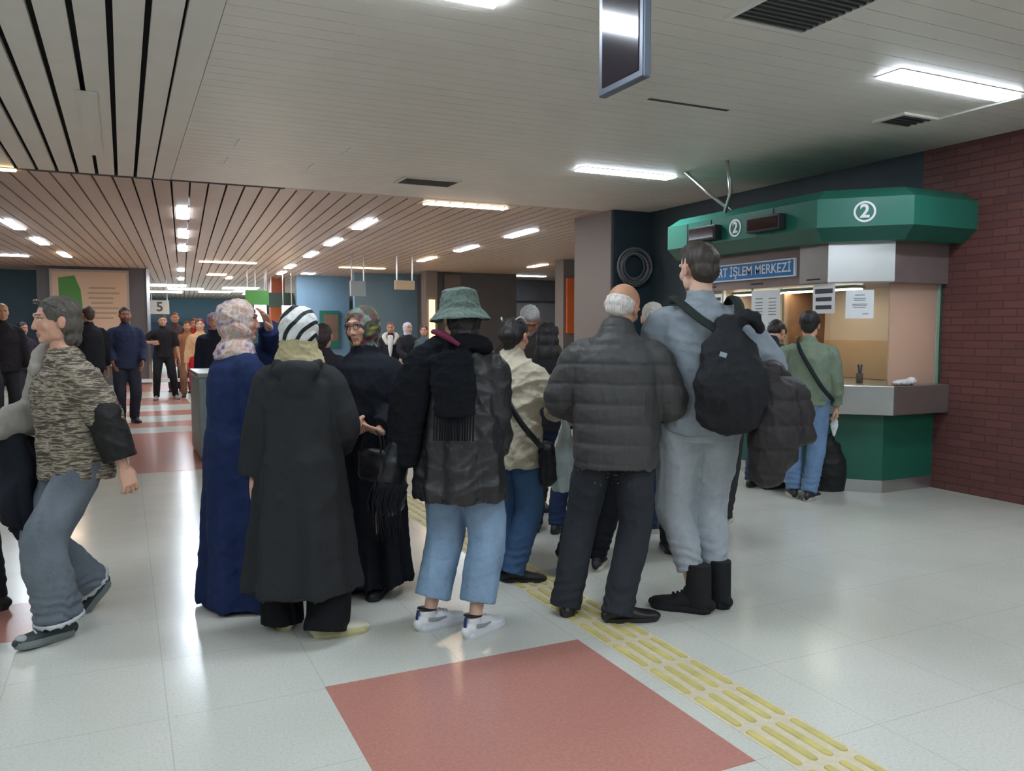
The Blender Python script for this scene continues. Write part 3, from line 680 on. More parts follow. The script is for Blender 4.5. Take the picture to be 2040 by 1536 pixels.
# ------------------------------------------------------------------ ticket kiosk
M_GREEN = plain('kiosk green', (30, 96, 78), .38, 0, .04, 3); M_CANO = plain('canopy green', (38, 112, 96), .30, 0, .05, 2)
M_WARMW = plain('warm plywood', (212, 182, 162), .6, 0, .06, 2)
def glassm(name, tint=(235, 245, 240), rough=.0, alpha=.12):
    t = Nt(name); g = t.new('ShaderNodeBsdfGlossy'); g.inputs['Roughness'].default_value = .03; tr = t.new('ShaderNodeBsdfTransparent'); tr.inputs[0].default_value = srgb(*tint)
    mx = t.new('ShaderNodeMixShader'); mx.inputs[0].default_value = alpha; t.link(tr.outputs[0], mx.inputs[1]); t.link(g.outputs[0], mx.inputs[2]); t.link(mx.outputs[0], t.n['Material Output'].inputs['Surface']); return t.m
M_GLASS = glassm('kiosk glass'); 
def frosted():
    t = Nt('frosted glass'); d = t.new('ShaderNodeBsdfTranslucent'); d.inputs[0].default_value = srgb(225, 205, 190); p = t.new('ShaderNodeBsdfDiffuse'); p.inputs[0].default_value = srgb(205, 190, 180)
    mx = t.new('ShaderNodeMixShader'); mx.inputs[0].default_value = .45; t.link(d.outputs[0], mx.inputs[1]); t.link(p.outputs[0], mx.inputs[2])
    tr = t.new('ShaderNodeBsdfTransparent'); m2 = t.new('ShaderNodeMixShader'); m2.inputs[0].default_value = .25; t.link(mx.outputs[0], m2.inputs[1]); t.link(tr.outputs[0], m2.inputs[2])
    t.link(m2.outputs[0], t.n['Material Output'].inputs['Surface']); return t.m
YE = 7.25                                                    # far end of the kiosk
def plan(o, far=0.0):
    """outline of the kiosk, offset outwards by o (long side along Y, corner cut at 45 degrees, short side to the wall)"""
    X = 5.75 - o; c = 11.13 - 1.4142 * o; Y = 5.06 - o
    return [(X, YE + far), (X, c - X), (c - Y, Y), (XW - .002, Y), (XW - .002, YE + far)]
KX, KY = 6.2, 6.3
kr = empty('ticket_kiosk', (KX, KY, 0), 0, 'green and steel ticket kiosk with lit windows against the brick wall', 'ticket kiosk')
def kb(name, mb, m, parent=kr, **kw):
    mb.v = [(a - KX, b - KY, c) for a, b, c in mb.v]; return mb.build(name, m if isinstance(m, list) else [m], parent, **kw)
kb('kick_plate', MB().prism(plan(.004), 0, .11), M_STEEL); kb('base_panel', MB().prism(plan(0), .11, .71), M_GREEN)
kb('counter', MB().prism(plan(.15), .71, .965), M_STEEL, bevel=.006)
p = plan(.04)
def sheet(mb, a, b, z0, z1, t=.012, inset=0):
    a = Vector(a); b = Vector(b); d = (b - a).normalized(); n = Vector((-d.y, d.x)) ; a2, b2 = a + d * inset, b - d * inset
    q = [(a2 + n * 0), (b2 + n * 0), (b2 + n * t), (a2 + n * t)]; mb.prism([(v.x, v.y) for v in q], z0, z1); return mb
ZG0, ZG1 = .965, 1.865
ys = [7.25, 6.80, 6.35, p[1][1]]
for i in range(3): kb('window_pane', sheet(MB(), (p[0][0], ys[i]), (p[0][0], ys[i + 1]), ZG0, ZG1, .012, .004), M_GLASS)
kb('window_pane', sheet(MB(), p[1], p[2], ZG0, ZG1, .012, .004), M_GLASS)
kb('frosted_pane', sheet(MB(), p[2], (p[3][0] - .06, p[3][1]), ZG0, ZG1, .012, .004), frosted(), )['label'] = 'frosted side pane'
fr = MB(); fr.bounds((p[0][0] - .012, 6.785, ZG0), (p[0][0] + .025, 6.815, ZG1)); fr.bounds((p[0][0] - .012, 6.335, ZG0), (p[0][0] + .025, 6.365, ZG1)); kb('mullion', fr, M_STEEL)
kb('edge_strip', MB().bounds((p[3][0] - .06, p[3][1] - .01, ZG0), (p[3][0] - .025, p[3][1] + .03, ZG1)), plain('pale green edge', (158, 176, 158), .4))
kb('side_post', MB().bounds((p[3][0] - .025, p[3][1] - .01, .965), (p[3][0], p[3][1] + .05, 2.3)), M_GREEN)
# steel fascia above the windows
kb('fascia', MB().prism(plan(.10), ZG1, 2.26), M_BSTEEL)
ch = MB(); q = plan(.104); sheet(ch, (q[1][0], q[1][1]), (q[2][0], q[2][1]), ZG1 + .01, 2.25, .01); kb('corner_panel', ch, plain('bright steel panel', (226, 228, 226), .22, .55, .02, 4))
bp = MB(); bp.bounds((q[0][0] - .003, q[1][1], ZG1 + .01), (q[0][0] + .01, 5.67, 2.25)); kb('fascia_panel', bp, M_STEEL)
sl = MB()
for yy in (5.42, 6.15, 6.85): sl.bounds((q[0][0] - .006, yy, ZG1 + .035), (q[0][0], yy + .16, ZG1 + .048))
kb('slot', sl, M_BLACK)
# canopy: three bands round the cut corner
def band(o0, z0, o1, z1):
    a, b = plan(o0, .1), plan(o1, .1); b[3] = (a[3][0], b[3][1]); mb = MB(); return mb.prism(a, z0, z1, poly2=b)
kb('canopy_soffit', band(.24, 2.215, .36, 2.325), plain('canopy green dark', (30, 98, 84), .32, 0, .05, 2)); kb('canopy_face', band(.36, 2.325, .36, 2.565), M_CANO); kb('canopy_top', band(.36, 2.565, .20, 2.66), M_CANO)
rb = MB()
for yy in (5.75, 6.62, 7.0): rb.bounds((5.384, yy, 2.33), (5.392, yy + .012, 2.56))
kb('joint_strip', rb, M_NAVY)
# inside of the kiosk
kb('inner_wall', MB().bounds((6.69, 5.1, .97), (6.715, 7.22, 1.865)), M_WARMW); kb('inner_wall', MB().bounds((5.75, 7.18, .97), (6.69, 7.22, 1.865)), M_WARMW)
kb('partition', MB().bounds((6.12, 6.35, .97), (6.69, 6.38, 1.86)), plain('brown partition', (120, 84, 60), .6, 0, .2, 6))
kb('dado', MB().bounds((6.675, 5.1, .97), (6.69, 6.34, 1.35)), plain('ochre board', (200, 156, 116), .6))
il = light(6.15, 5.9, .12, .9, 0, emis('kiosk tube', (255, 234, 218), LAMP * .55), 'warm light strip inside the kiosk ceiling', z=1.865 - .02)
light(6.15, 6.78, .12, .6, 0, _M['kiosk tube'], 'warm light strip inside the kiosk behind the posters', z=1.865 - .02)
# writing
def text(body, size, loc, rot, mat, parent=None, name='printed_text', extrude=.001, bold=0.0, ax='CENTER', origin=None, sx=1.0):
    cu = bpy.data.curves.new('t', 'FONT'); cu.body = body; cu.size = size; cu.extrude = extrude; cu.align_x = ax; cu.align_y = 'CENTER'; cu.offset = bold
    o = bpy.data.objects.new('t', cu); COL.objects.link(o); dg = bpy.context.evaluated_depsgraph_get(); me = bpy.data.meshes.new_from_object(o.evaluated_get(dg)); bpy.data.objects.remove(o)
    M = Matrix.Translation(Vector(loc) - (Vector(origin) if origin else Vector((0, 0, 0)))) @ rot.to_4x4() @ Matrix.Diagonal((sx, 1, 1, 1)); me.transform(M); me.materials.clear()
    return link(name, me, parent, [mat])
def face_rot(nx, ny):
    """text rotation for a wall whose outward normal is (nx, ny)"""
    n = Vector((nx, ny, 0)).normalized(); x = Vector((0, 0, 1)).cross(n); R = Matrix.Identity(3)
    for i, c in enumerate((x, Vector((0, 0, 1)), n)): R[0][i], R[1][i], R[2][i] = c
    return R
RL = face_rot(-1, 0); RC = face_rot(-1, -1)
M_SIGNB = plain('sign blue', (28, 112, 178), .35); M_SIGNW = plain('sign white', (232, 236, 238), .4); M_INK = plain('printed ink', (70, 72, 78), .7)
KO = (KX, KY, 0)
xs = 5.65 - .012
r = empty('fascia_sign', (xs, 6.37, 2.035), 0, 'blue sign with white lettering on the kiosk fascia', 'sign')
MB().bounds((-.018, -.66, -.085), (.008, .60, .085)).build('sign_border', [M_SIGNW], r); MB().bounds((-.021, -.645, -.072), (-.017, .585, .072)).build('sign_board', [M_SIGNB], r)
text('KART İŞLEM MERKEZİ', .128, (-.0225, -.03, 0), RL, M_SIGNW, r, bold=.0008, sx=.92)
def badge(c, R, rad, cname):
    b = MB(); n = 36; c = Vector(c)
    for (r0, r1, d) in ((.80, 1.0, .004),):
        vs = []
        for rr in (r0, r1):
            for dd in (0, d):
                vs += [c + R @ Vector((rad * rr * math.cos(2 * math.pi * j / n), rad * rr * math.sin(2 * math.pi * j / n), dd + .001)) for j in range(n)]
        f = []
        for j in range(n):
            k = (j + 1) % n; f += [(j, k, n + k, n + j), (2 * n + j, 3 * n + j, 3 * n + k, 2 * n + k), (n + j, n + k, 3 * n + k, 3 * n + j), (j, 2 * n + j, 2 * n + k, k)]
        b.add(vs, f)
    kb('number_ring', b, M_SIGNW); text('2', rad * 1.75, c + R @ Vector((0, 0, .004)), R, M_SIGNW, kr, 'number_two', bold=rad * .05, origin=KO)
pc = plan(.36); mid = ((pc[1][0] + pc[2][0]) / 2, (pc[1][1] + pc[2][1]) / 2, 2.445); badge(mid, RC, .088, 'a')
h = atX(1465, 450, 5.39); badge((5.39, h.y, 2.44), RL, .085, 'b')
# led displays on the canopy
for (px0, px1, py0, py1, lab) in ((1376, 1428, 438, 468, 'dark display box left of the small number badge on the canopy'), (1492, 1556, 412, 447, 'dark display box right of the small number badge on the canopy')):
    a = atX(px0, py0, 5.33); b = atX(px1, py1, 5.33); r = empty('led_display', (5.36, (a.y + b.y) / 2, 2.42), 0, lab, 'display'); hy = abs(a.y - b.y) / 2
    MB().bounds((-.06, -hy, -.065), (.03, hy, .075)).build('casing', [M_BLACK], r, bevel=.006); MB().bounds((-.064, -hy + .02, -.045), (-.059, hy - .02, .055)).build('screen', [plain('led glass', (40, 24, 28), .08, 0, .02, 3, spec=.9)], r)
# bent steel tubes from the ceiling to the canopy
for i, P in enumerate((((5.35, 7.0, CEIL), (5.45, 6.75, 2.85), (5.55, 6.5, 2.64)), ((5.35, 6.35, CEIL), (5.4, 6.35, 2.80), (5.5, 6.55, 2.64)))):
    mb = MB(); mb.tube(P, [.018] * 3, seg=10, n=1, caps='ff'); o = mb.build('support_tube', [M_STEEL], None, True); tag(o, ('left' if i == 0 else 'right') + ' bent steel tube holding the kiosk canopy from the ceiling', 'support tube')
# papers taped to the windows
def paper(o, n, y0, y1, z0, z1, lab, lines, heavy=False):
    """on the long side: spans y; lines = list of (z fraction, width fraction)"""
    X = 5.67 - .004; r = empty('notice', (X, (y0 + y1) / 2, (z0 + z1) / 2), 0, lab, 'notice'); hy, hz = (y1 - y0) / 2, (z1 - z0) / 2
    MB().bounds((-.0015, -hy, -hz), (0, hy, hz)).build('sheet', [M_SIGNW], r); m = MB()
    for (c, f, w, h_) in lines: m.box((-.002, -hy + 2 * hy * (1 - c), -hz + 2 * hz * f), (.0012, 2 * hy * w, h_))
    m.build('print', [M_INK], r)
L4 = [(cx, f + q, .26, .006) for cx in (.27, .74) for q in (.30, .62, -.02) for f in (.06, .10, .14, .18, .22, .27)]
ya, yb = atX(1498, 600, 5.67).y, atX(1555, 600, 5.67).y
paper(0, 0, yb, ya, 1.10, 1.84, 'tall white notice of several sheets taped to the kiosk window', L4)
ya, yb = atX(1620, 600, 5.67).y, atX(1664, 600, 5.67).y
paper(0, 0, yb, ya, 1.60, 1.855, 'white notice with three heavy dark lines at the corner window', [(.5, .78, .8, .042), (.5, .50, .72, .036), (.5, .22, .72, .036)])
ya, yb = atX(1406, 600, 5.67).y, atX(1440, 600, 5.67).y
paper(0, 0, yb, ya, 1.62, 1.83, 'white notice beside the head of the tall man in grey', [(.5, .75, .8, .036), (.5, .40, .7, .034)])
n_ = Vector((-1, -1, 0)).normalized(); t_ = Vector((1, -1, 0)).normalized(); P1, P2 = Vector((*p[1], 0)), Vector((*p[2], 0)); c = P1 + (P2 - P1) * .50 + n_ * .003
r = empty('notice', (c.x, c.y, 1.68), math.atan2(t_.y, t_.x), 'white typed notice on the angled corner pane', 'notice')
MB().bounds((-.115, -.0015, -.125), (.115, 0, .125)).build('sheet', [M_SIGNW], r)
m = MB()
for z, w in ((.08, .08), (.05, .10), (.035, .09), (.0, .12), (-.015, .12), (-.03, .10), (-.085, .05)): m.box((.0 if w > .06 else .05, -.002, z), (w, .0012, .005))
m.build('print', [M_INK], r)
# things on the counter
ZC = .965
def onz(px, py): v = atz(px, py, ZC); return (v.x, v.y, ZC)
mb = MB(); mb.ell((0, 0, .030), (.10, .040, .030)); mb.ell((.085, .0, .038), (.055, .042, .038)); mb.ell((-.09, .0, .025), (.05, .035, .025))
x, y, z = 6.20, 4.965, ZC
o = link('plastic_bag', mb.solid('plastic_bag', .006, 3, wrinkle(.006, 30, 4)), None, [plain('white plastic', (232, 234, 236), .35)]); o.location = (x, y, z); tag(o, 'crumpled white plastic bag lying on the steel counter', 'plastic bag')
o = MB().box((0, 0, .028), (.11, .08, .056), .5).build('box', [plain('pale box', (196, 212, 198), .5)], bevel=.004); o.location = (5.80, 5.44, ZC); tag(o, 'small pale green box inside the kiosk window', 'box')
mb = MB(); mb.ell((0, 0, .03), (.07, .05, .035)); o = link('pouch', mb.solid('pouch', .006, 2, wrinkle(.006, 20, 6)), None, [M_BLACK]); o.location = (5.85, 5.62, ZC); tag(o, 'small black pouch inside the kiosk window', 'pouch')
mb = MB(); mb.ell((0, 0, .014), (.09, .06, .014)); mb.ell((.02, .03, .045), (.028, .03, .04)); mb.tube([(.02, .04, .04), (.03, .08, .25), (.0, .10, .6)], [.016, .012, .009], n=4, seg=8)
o = link('paper_roll', mb.solid('paper_roll', .006, 2, wrinkle(.004, 30, 2)), None, [plain('receipt paper', (222, 206, 184), .6)]); o.location = (5.76, 5.64, ZC); tag(o, 'hanging and crumpled receipt paper behind the kiosk glass', 'paper')
r = empty('pen_cup', (6.12, 5.38, ZC), 0, 'small cup with blue pens inside the kiosk', 'cup'); MB().lathe([(.0, 0), (.03, 0), (.033, .09), (.028, .09), (.026, .01), (0, .01)], seg=20).build('cup', [plain('brown cup', (110, 70, 50), .5)], r, True)
for i in range(4): mb = MB(); mb.tube([(.004 * i, 0, .02), (.02 * math.cos(i * 1.7), .02 * math.sin(i * 1.7), .17)], [.005, .005], seg=8, caps='ff'); mb.build('pen', [plain('pen blue', (40, 60, 130), .4)], r)

# cable coil on the dark wall beside the grey pier
r = empty('cable_coil', (6.41, 9.50, 2.32), 0, 'coiled dark cable hanging on the dark wall beside the grey pier', 'cable')
for j in range(7):
    n = 40; rr = .165 + .016 * j; mb = MB(); pts = []
    for i in range(n + 1): a = 2 * math.pi * i / n; pts.append((rr * math.cos(a) * (1.0 + .05 * j % .13) + .012 * math.sin(j * 2.1), -.02 * (j % 3), rr * math.sin(a) * 1.0 + .012 * math.cos(j * 1.3)))
    mb.tube(pts, [.012] * len(pts), seg=8, n=1, ref=(0, 1, 0), caps='ff'); mb.build('cable_loop', [plain('grey cable', (112, 114, 120), .45)], r, True)
mb = MB(); mb.tube([(-.1, -.02, -.26), (-.3, -.02, -.36), (-.42, 0, -.6)], [.012] * 3, seg=8); mb.build('cable_end', [_M['grey cable']], r, True)
MB().bounds((-.02, 0, .18), (.02, .07, .24)).build('hook', [M_STEEL], r)

# ------------------------------------------------------------------ far hall furniture
def slab(name, a, b, m, label, cat, parts=None):
    a, b = Vector(a), Vector(b); c = (a + b) / 2; c.z = min(a.z, b.z); r = empty(name, c, 0, label, cat); MB().bounds(a - c, b - c).build('panel', [m], r); return r, c
# poster on the pillar
r, c = slab('poster_lightbox', (-1.66, 23.93, .5), (.18, 23.99, 3.02), plain('poster frame', (170, 160, 152), .4), 'large beige poster with a green shape on the dark pillar', 'poster')
MB().bounds((-.86, -.038, .06), (.86, -.03, 2.46)).build('poster_sheet', [plain('poster beige', (206, 180, 156), .5, 0, .03, 1)], r)
gp = []
for (x, z) in ((-.72, 2.30), (-.35, 2.36), (-.22, 2.0), (-.18, 1.5), (-.30, 1.35), (-.72, 1.40)): gp.append((x, z))
m = MB(); m.add([(x, -.041, z) for x, z in gp] + [(x, -.037, z) for x, z in gp], [tuple(range(6)), tuple(range(11, 5, -1))] + [(i, (i + 1) % 6, 6 + (i + 1) % 6, 6 + i) for i in range(6)]); m.build('green_shape', [plain('poster green', (70, 138, 58), .5)], r)
m = MB()
for i in range(7): m.box((.28 + .04 * math.sin(i * 2), -.0395, 2.05 - i * .13), (.62 + .12 * math.sin(i * 1.7), .003, .05))
m.build('printed_lines', [plain('poster ink', (168, 150, 128), .6)], r)
# turnstile cabinet
r = empty('turnstile_cabinet', (.98, 9.95, 0), 0, 'grey steel turnstile cabinet behind the woman in blue', 'turnstile'); m_t = plain('turnstile steel', (128, 140, 142), .4, .35, .05, 4)
MB().bounds((-.25, -.45, .03), (.25, .75, .93)).build('cabinet', [m_t], r, bevel=.02); MB().bounds((-.26, -.46, .93), (.26, .76, .98)).build('top_cover', [M_STEEL], r, bevel=.01); MB().bounds((-.23, -.43, 0), (.23, .73, .03)).build('plinth', [M_BLACK], r)
# low barrier rail in the corridor
r = empty('barrier_rail', (.75, 20.0, 0), 0, 'low light rail across the corridor behind the man in black', 'barrier')
MB().bounds((-.55, -.02, .28), (.75, .02, .36)).build('rail', [M_WHITE], r); MB().bounds((-.55, -.02, 0), (-.51, .02, .28)).build('leg', [M_WHITE], r); MB().bounds((.71, -.02, 0), (.75, .02, .28)).build('leg', [M_WHITE], r)
# hanging signs
def hang(c, w, h_, m, label, dr=.25, txt=None, tm=None, tsize=.3):
    c = Vector(c); r = empty('hanging_sign', (c.x, c.y, CEIL), 0, label, 'sign'); z = c.z - CEIL
    MB().bounds((-w / 2, -.04, z - h_ / 2), (w / 2, .04, z + h_ / 2)).build('sign_board', [m], r)
    for q in (-1, 1): MB().bounds((q * w * .4 - .012, -.012, z + h_ / 2), (q * w * .4 + .012, .012, 0)).build('rod', [M_STEEL], r)
    if txt: text(txt, tsize, (0, -.043, z), face_rot(0, -1), tm, r, 'pictogram', bold=.01)
hang(atY(318, 612, 27.5), .55, .42, plain('lit white sign', (210, 222, 226), .5), 'white hanging sign with a dark mark over the corridor', txt='5', tm=M_DGREY, tsize=.4)
hang(atY(512, 593, 22.5), .60, .38, plain('sign green', (72, 138, 70), .5), 'green hanging sign above the floral headscarf')
hang(atY(560, 598, 26.0), .75, .45, plain('sign dark green', (30, 62, 52), .5), 'dark green sign beside the orange column')
hang(atY(573, 640, 24.0), .30, .9, emis('lit sign', (255, 226, 190), 2.2), 'lit cream panel left of the orange column')
hang(atY(519, 622, 22.6), .30, .5, _M['lit sign'], 'lit white panel under the green hanging sign')
hang(atY(713, 575, 17.5), .33, .33, plain('dull grey sign', (150, 156, 156), .5), 'dull grey hanging sign in front of the blue wall')
hang(atY(806, 568, 17.5), .45, .20, plain('tan sign', (196, 168, 132), .5), 'tan hanging sign left of the grey column')
slab('wall_board', (8.25, 21.74, 2.55), (8.75, 21.79, 3.03), plain('board brown', (120, 108, 106), .6), 'brownish square board on the charcoal block', 'board')
slab('orange_banner', (9.36, 16.62, 1.38), (9.72, 16.69, 2.66), plain('banner orange', (222, 112, 58), .5, 0, .06, 8), 'orange banner panel beside the grey pier', 'banner')
bb, c = slab('green_door_panel', (5.42, 24.90, .9), (6.02, 24.98, 2.05), plain('panel green', (20, 96, 84), .5), 'green framed hatch in the blue wall', 'hatch'); MB().bounds((-.19, -.05, .22), (.25, -.04, 1.03)).build('shutter', [plain('shutter brown', (104, 84, 74), .6, 0, .2, 30)], bb)
slab('lit_column_panel', (7.70, 21.44, 1.2), (7.86, 21.49, 2.3), emis('lit tan', (226, 178, 120), .9), 'narrow tan lit panel on the grey column', 'panel')

# ------------------------------------------------------------------ people in the queue
def rootpx(x, y): return (x, y)
V3 = Vector
# -- man with a bald crown in a quilted jacket
def bald_man():
    P = Person('bald older man in a dark grey quilted jacket seen from behind', (0, 0), 1, 1.695, 'tan', 1.12, lean=2, head=(24, 24, 6), voxel=.0075, shw=.190, ppx=(1224, 1226),
               feetpx=[(1232, 1238), (1130, 1222)], footyaw=(72, -4), hands=[dict(at=(.20, .24, 1.00), palm=(-1, 0, 0), pole=(.55, -1, -.3)), dict(at=(-.20, .26, 1.00), palm=(1, 0, 0), pole=(-.7, -.9, -.3))])
    P.brow = (170, 165, 160); P.body()
    P.hair('bald', hairmat('white hair', (206, 200, 194), .6))
    q = quilt(.098, .009, 0, .10)
    P.top('quilted_jacket', fabric('charcoal nylon', (66, 66, 66), .55, .06, 6, .25, .4), r=[(.775, .205, .158), (.80, .218, .168), (1.0, .222, .170), (1.14, .228, .172), (1.28, .232, .168), (1.345, .212, .150), (1.40, .160, .125), (1.44, .100, .098)],
          sl=(.096, .094, .084, .068), end=.98, collar=.05, disp=both(q, wrinkle(.004, 16, 3)), voxel=.007)
    P.trousers(fabric('charcoal wool', (48, 52, 58), .85, .06), (.108, .088, .080), .035, disp=both(wrinkle(.006, 9, 4, (1, 1, .5)), bunch(.006, .06, .12, .14)))
    P.shoes('dress', fabric('black leather', (36, 33, 34), .35, .05, 20, .1, .5))
    return P
P7 = bald_man()
# -- tall man in grey
P14 = Person('tall young man in a pale grey sweatshirt and sweatpants with black boots', (2.665, 3.345), -8, 1.89, 'pale', .95, lean=2, head=(-26, 4, 0), voxel=.0075, shw=.185,
             feetpx=[(1428, 1206), (1385, 1218)], footyaw=(-35, -72), hands=[dict(at=(.25, .20, 1.05), pole=(.6, -1, -.2)), dict(at=(-.14, .28, 1.02), pole=(-.5, -1, -.2))])
P14.body(); P14.hair('quiff', hairmat('dark brown hair', (58, 50, 44)))
M_SWEAT = fabric('grey marl', (140, 150, 158), .92, .07, 30, .4)
P14.top('sweatshirt', M_SWEAT, r=[(.825, .165, .135), (.845, .190, .155), (.90, .196, .160), (.98, .176, .140), (1.12, .172, .136), (1.26, .182, .142), (1.36, .178, .126), (1.41, .12, .095), (1.45, .068, .070)],
        sl=(.080, .074, .064, .050), end=.90, collar=.018, disp=both(wrinkle(.010, 8, 5), bunch(.008, .07, 1.05, .25)))
P14.trousers(fabric('grey jersey', (160, 168, 174), .92, .06, 30, .4), (.112, .092, .064), .19, disp=both(wrinkle(.010, 8, 6, (1, 1, .7)), bunch(.010, .055, .28, .16)), cuff=.0, wide=1.05)
P14.shoes('boot', fabric('black suede', (34, 35, 38), .8, .08, 20, .2))
# -- woman in the bucket hat
P5 = Person('woman in a green bucket hat, black leather jacket and cropped blue jeans', (1.43, 3.55), 12, 1.62, 'pale', 1.0, lean=0, head=(-40, 4, 0), voxel=.0075, fem=True, shw=.165,
            feetpx=[(946, 1266), (856, 1252)], footyaw=(28, 42), hands=[dict(at=(.13, .20, .90), pole=(.2, -1, -.1)), dict(at=(-.23, .20, .93), pole=(-.7, -1, -.2))])
P5.body(); P5.hair('bob', hairmat('black hair', (34, 30, 30)))
M_LEATH = fabric('black leather coat', (42, 42, 44), .42, .10, 10, .5, .5)
P5.top('leather_jacket', M_LEATH, r=[(.685, .225, .180), (.71, .238, .190), (.90, .224, .178), (1.05, .210, .168), (1.2, .200, .158), (1.32, .192, .140), (1.40, .135, .105), (1.44, .085, .085)],
       sl=(.092, .092, .084, .074), end=.93, collar=.03, disp=both(wrinkle(.013, 8, 8), drape(.014, 7, 1.3, .72, seed=3)), voxel=.0075)
P5.trousers(denim('pale denim', (130, 158, 184)), (.112, .100, .094), .165, disp=both(wrinkle(.006, 9, 14, (1, 1, .5)), bunch(.003, .05, .35, .15)), wide=1.05)
P5.shoes('chunky', plain('white leather', (226, 228, 230), .45, 0, .04, 20), plain('white rubber', (214, 218, 222), .5))
k = P5.s
for i, so in enumerate([c for c in P5.root.children if c.name.startswith('shoe')]):
    F = P5.foot[i]; q = lambda x, y, z: F @ Vector((x * k, y * k, z * k)); R3 = F.to_3x3()
    m = MB(); m.tube([q(0, -.0755, .045), q(0, -.077, .075), q(0, -.070, .108)], [(.010 * k, .004), (.010 * k, .004), (.009 * k, .004)], ref=R3 @ Vector((1, 0, 0)), seg=8, n=2); link('heel_tab', m.mesh('h', True), so, [plain('navy tab', (34, 48, 110), .5)])
    for sx in (-1, 1):
        m = MB(); m.tube([q(sx * .038, -.03, .062), q(sx * .044, .02, .056), q(sx * .047, .07, .060)], [(.003, .012 * k), (.003, .010 * k), (.003, .005 * k)], ref=R3 @ Vector((1, 0, 0)), seg=8, n=3); link('side_stripe', m.mesh('s', True), so, [plain('pale grey trim', (150, 156, 160), .5)])
    m = MB(); m.tube([q(0, -.015, .106), q(0, -.014, .112)], [(.043 * k, .055 * k), (.041 * k, .052 * k)], ref=R3 @ Vector((1, 0, 0)), seg=18, caps='ff'); link('ankle_rim', m.mesh('r', True), so, [M_BLACK])
hm = MB(); R = P5.HM
hm.lathe([(0, .142), (.062, .140), (.084, .128), (.094, .085), (.104, .040), (.112, .030), (.150, -.012), (.152, -.020), (.146, -.022), (.104, .018), (.094, .03), (.088, .08), (.074, .118), (0, .128)], (0, -.012, .0), 40, M=R @ Matrix.Diagonal((k, k * 1.08, k, 1)))
ht = hm.solid('bucket_hat', .005, 2, both(wrinkle(.005, 16, 9), wrinkle(.002, 40, 3))); P5.part('bucket_hat', ht, patches('hat wool', [(74, 90, 84), (88, 104, 97), (100, 116, 108)], 60, .95))
# black scarf round the shoulders, its fringed end down the back and a fringed shawl over the left arm
M_KNIT = fabric('black knit', (26, 28, 32), .95, .15, 60, .6, .1)
sm = MB(); T = P5.T
sm.tube([T((.10, .06, 1.42)), T((.12, -.04, 1.45)), T((0, -.10, 1.46)), T((-.13, -.05, 1.44)), T((-.10, .07, 1.41))], [.036, .042, .046, .048, .040], seg=14)
sm.tube([T((-.10, -.07, 1.44)), T((-.17, -.10, 1.36)), T((-.23, -.12, 1.20)), T((-.26, -.10, 1.02)), T((-.27, -.08, .88))], [(.05, .05), (.085, .055), (.10, .05), (.09, .045), (.07, .04)], seg=16, ref=(1, 0, 0))
sm.tube([T((-.02, -.145, 1.40)), T((.0, -.175, 1.28)), T((.01, -.190, 1.12))], [(.10, .03), (.11, .024), (.10, .018)], seg=16)
P5.part('scarf', sm.solid('scarf', .007, 3, wrinkle(.007, 16, 4)), M_KNIT)
fm = MB(); rs = random.Random(4)
for i in range(15): x = -.09 + .0135 * i; fm.tube([T((x, -.190, 1.13)), T((x + rs.uniform(-.006, .006), -.195, 1.00))], [.004, .003], seg=6, n=1, caps='ff')
P5.part('fringe', fm.mesh('fringe', True), M_KNIT, label='black fringe hanging on the back')
sh = P5.item('fringed_bag', 'black fringed shoulder bag on the left side of the woman in the bucket hat', 'bag')
bm_ = MB(); bm_.tube([T((-.30, -.03, .98)), T((-.34, -.03, .82)), T((-.36, -.03, .66))], [(.05, .10), (.065, .125), (.07, .12)], seg=18)
o = link('body', bm_.solid('b', .008, 3, wrinkle(.008, 14, 2)), sh, [fabric('black bag leather', (30, 33, 37), .4, .1, 10, .4, .5)]); 
fm = MB()
for i in range(46):
    a = i / 45; y = -.15 + .24 * a; x = -.425 - .02 * math.sin(a * 3.1); 
    if i % 2: x = -.40 + .14 * a; y = -.165
    fm.tube([T((x + .03, y, .78)), T((x + rs.uniform(-.015, .015), y, .68)), T((x + .01 + rs.uniform(-.02, .02), y + rs.uniform(-.015, .015), .50 + rs.uniform(-.03, .03)))], [.005, .005, .003], seg=6, n=2, caps='ff')
link('fringe', fm.mesh('fringe', True), sh, [M_KNIT])
st = strap([T((-.30, .0, 1.0)), T((-.27, -.02, 1.2)), T((-.16, -.0, 1.47)), T((-.20, .12, 1.25)), T((-.31, .05, .98))], .010, .005, ref=(1, 0, 0)); link('strap', st.mesh('strap', True), sh, [M_KNIT])
mb = MB()   # burgundy scarf edge
mb.tube([T((-.12, -.070, 1.515)), T((-.06, -.125, 1.50)), T((.02, -.160, 1.455))], [(.016, .012), (.020, .014), (.010, .008)], seg=10); P5.part('collar_scarf', mb.mesh('c', True), fabric('burgundy', (104, 34, 60)))

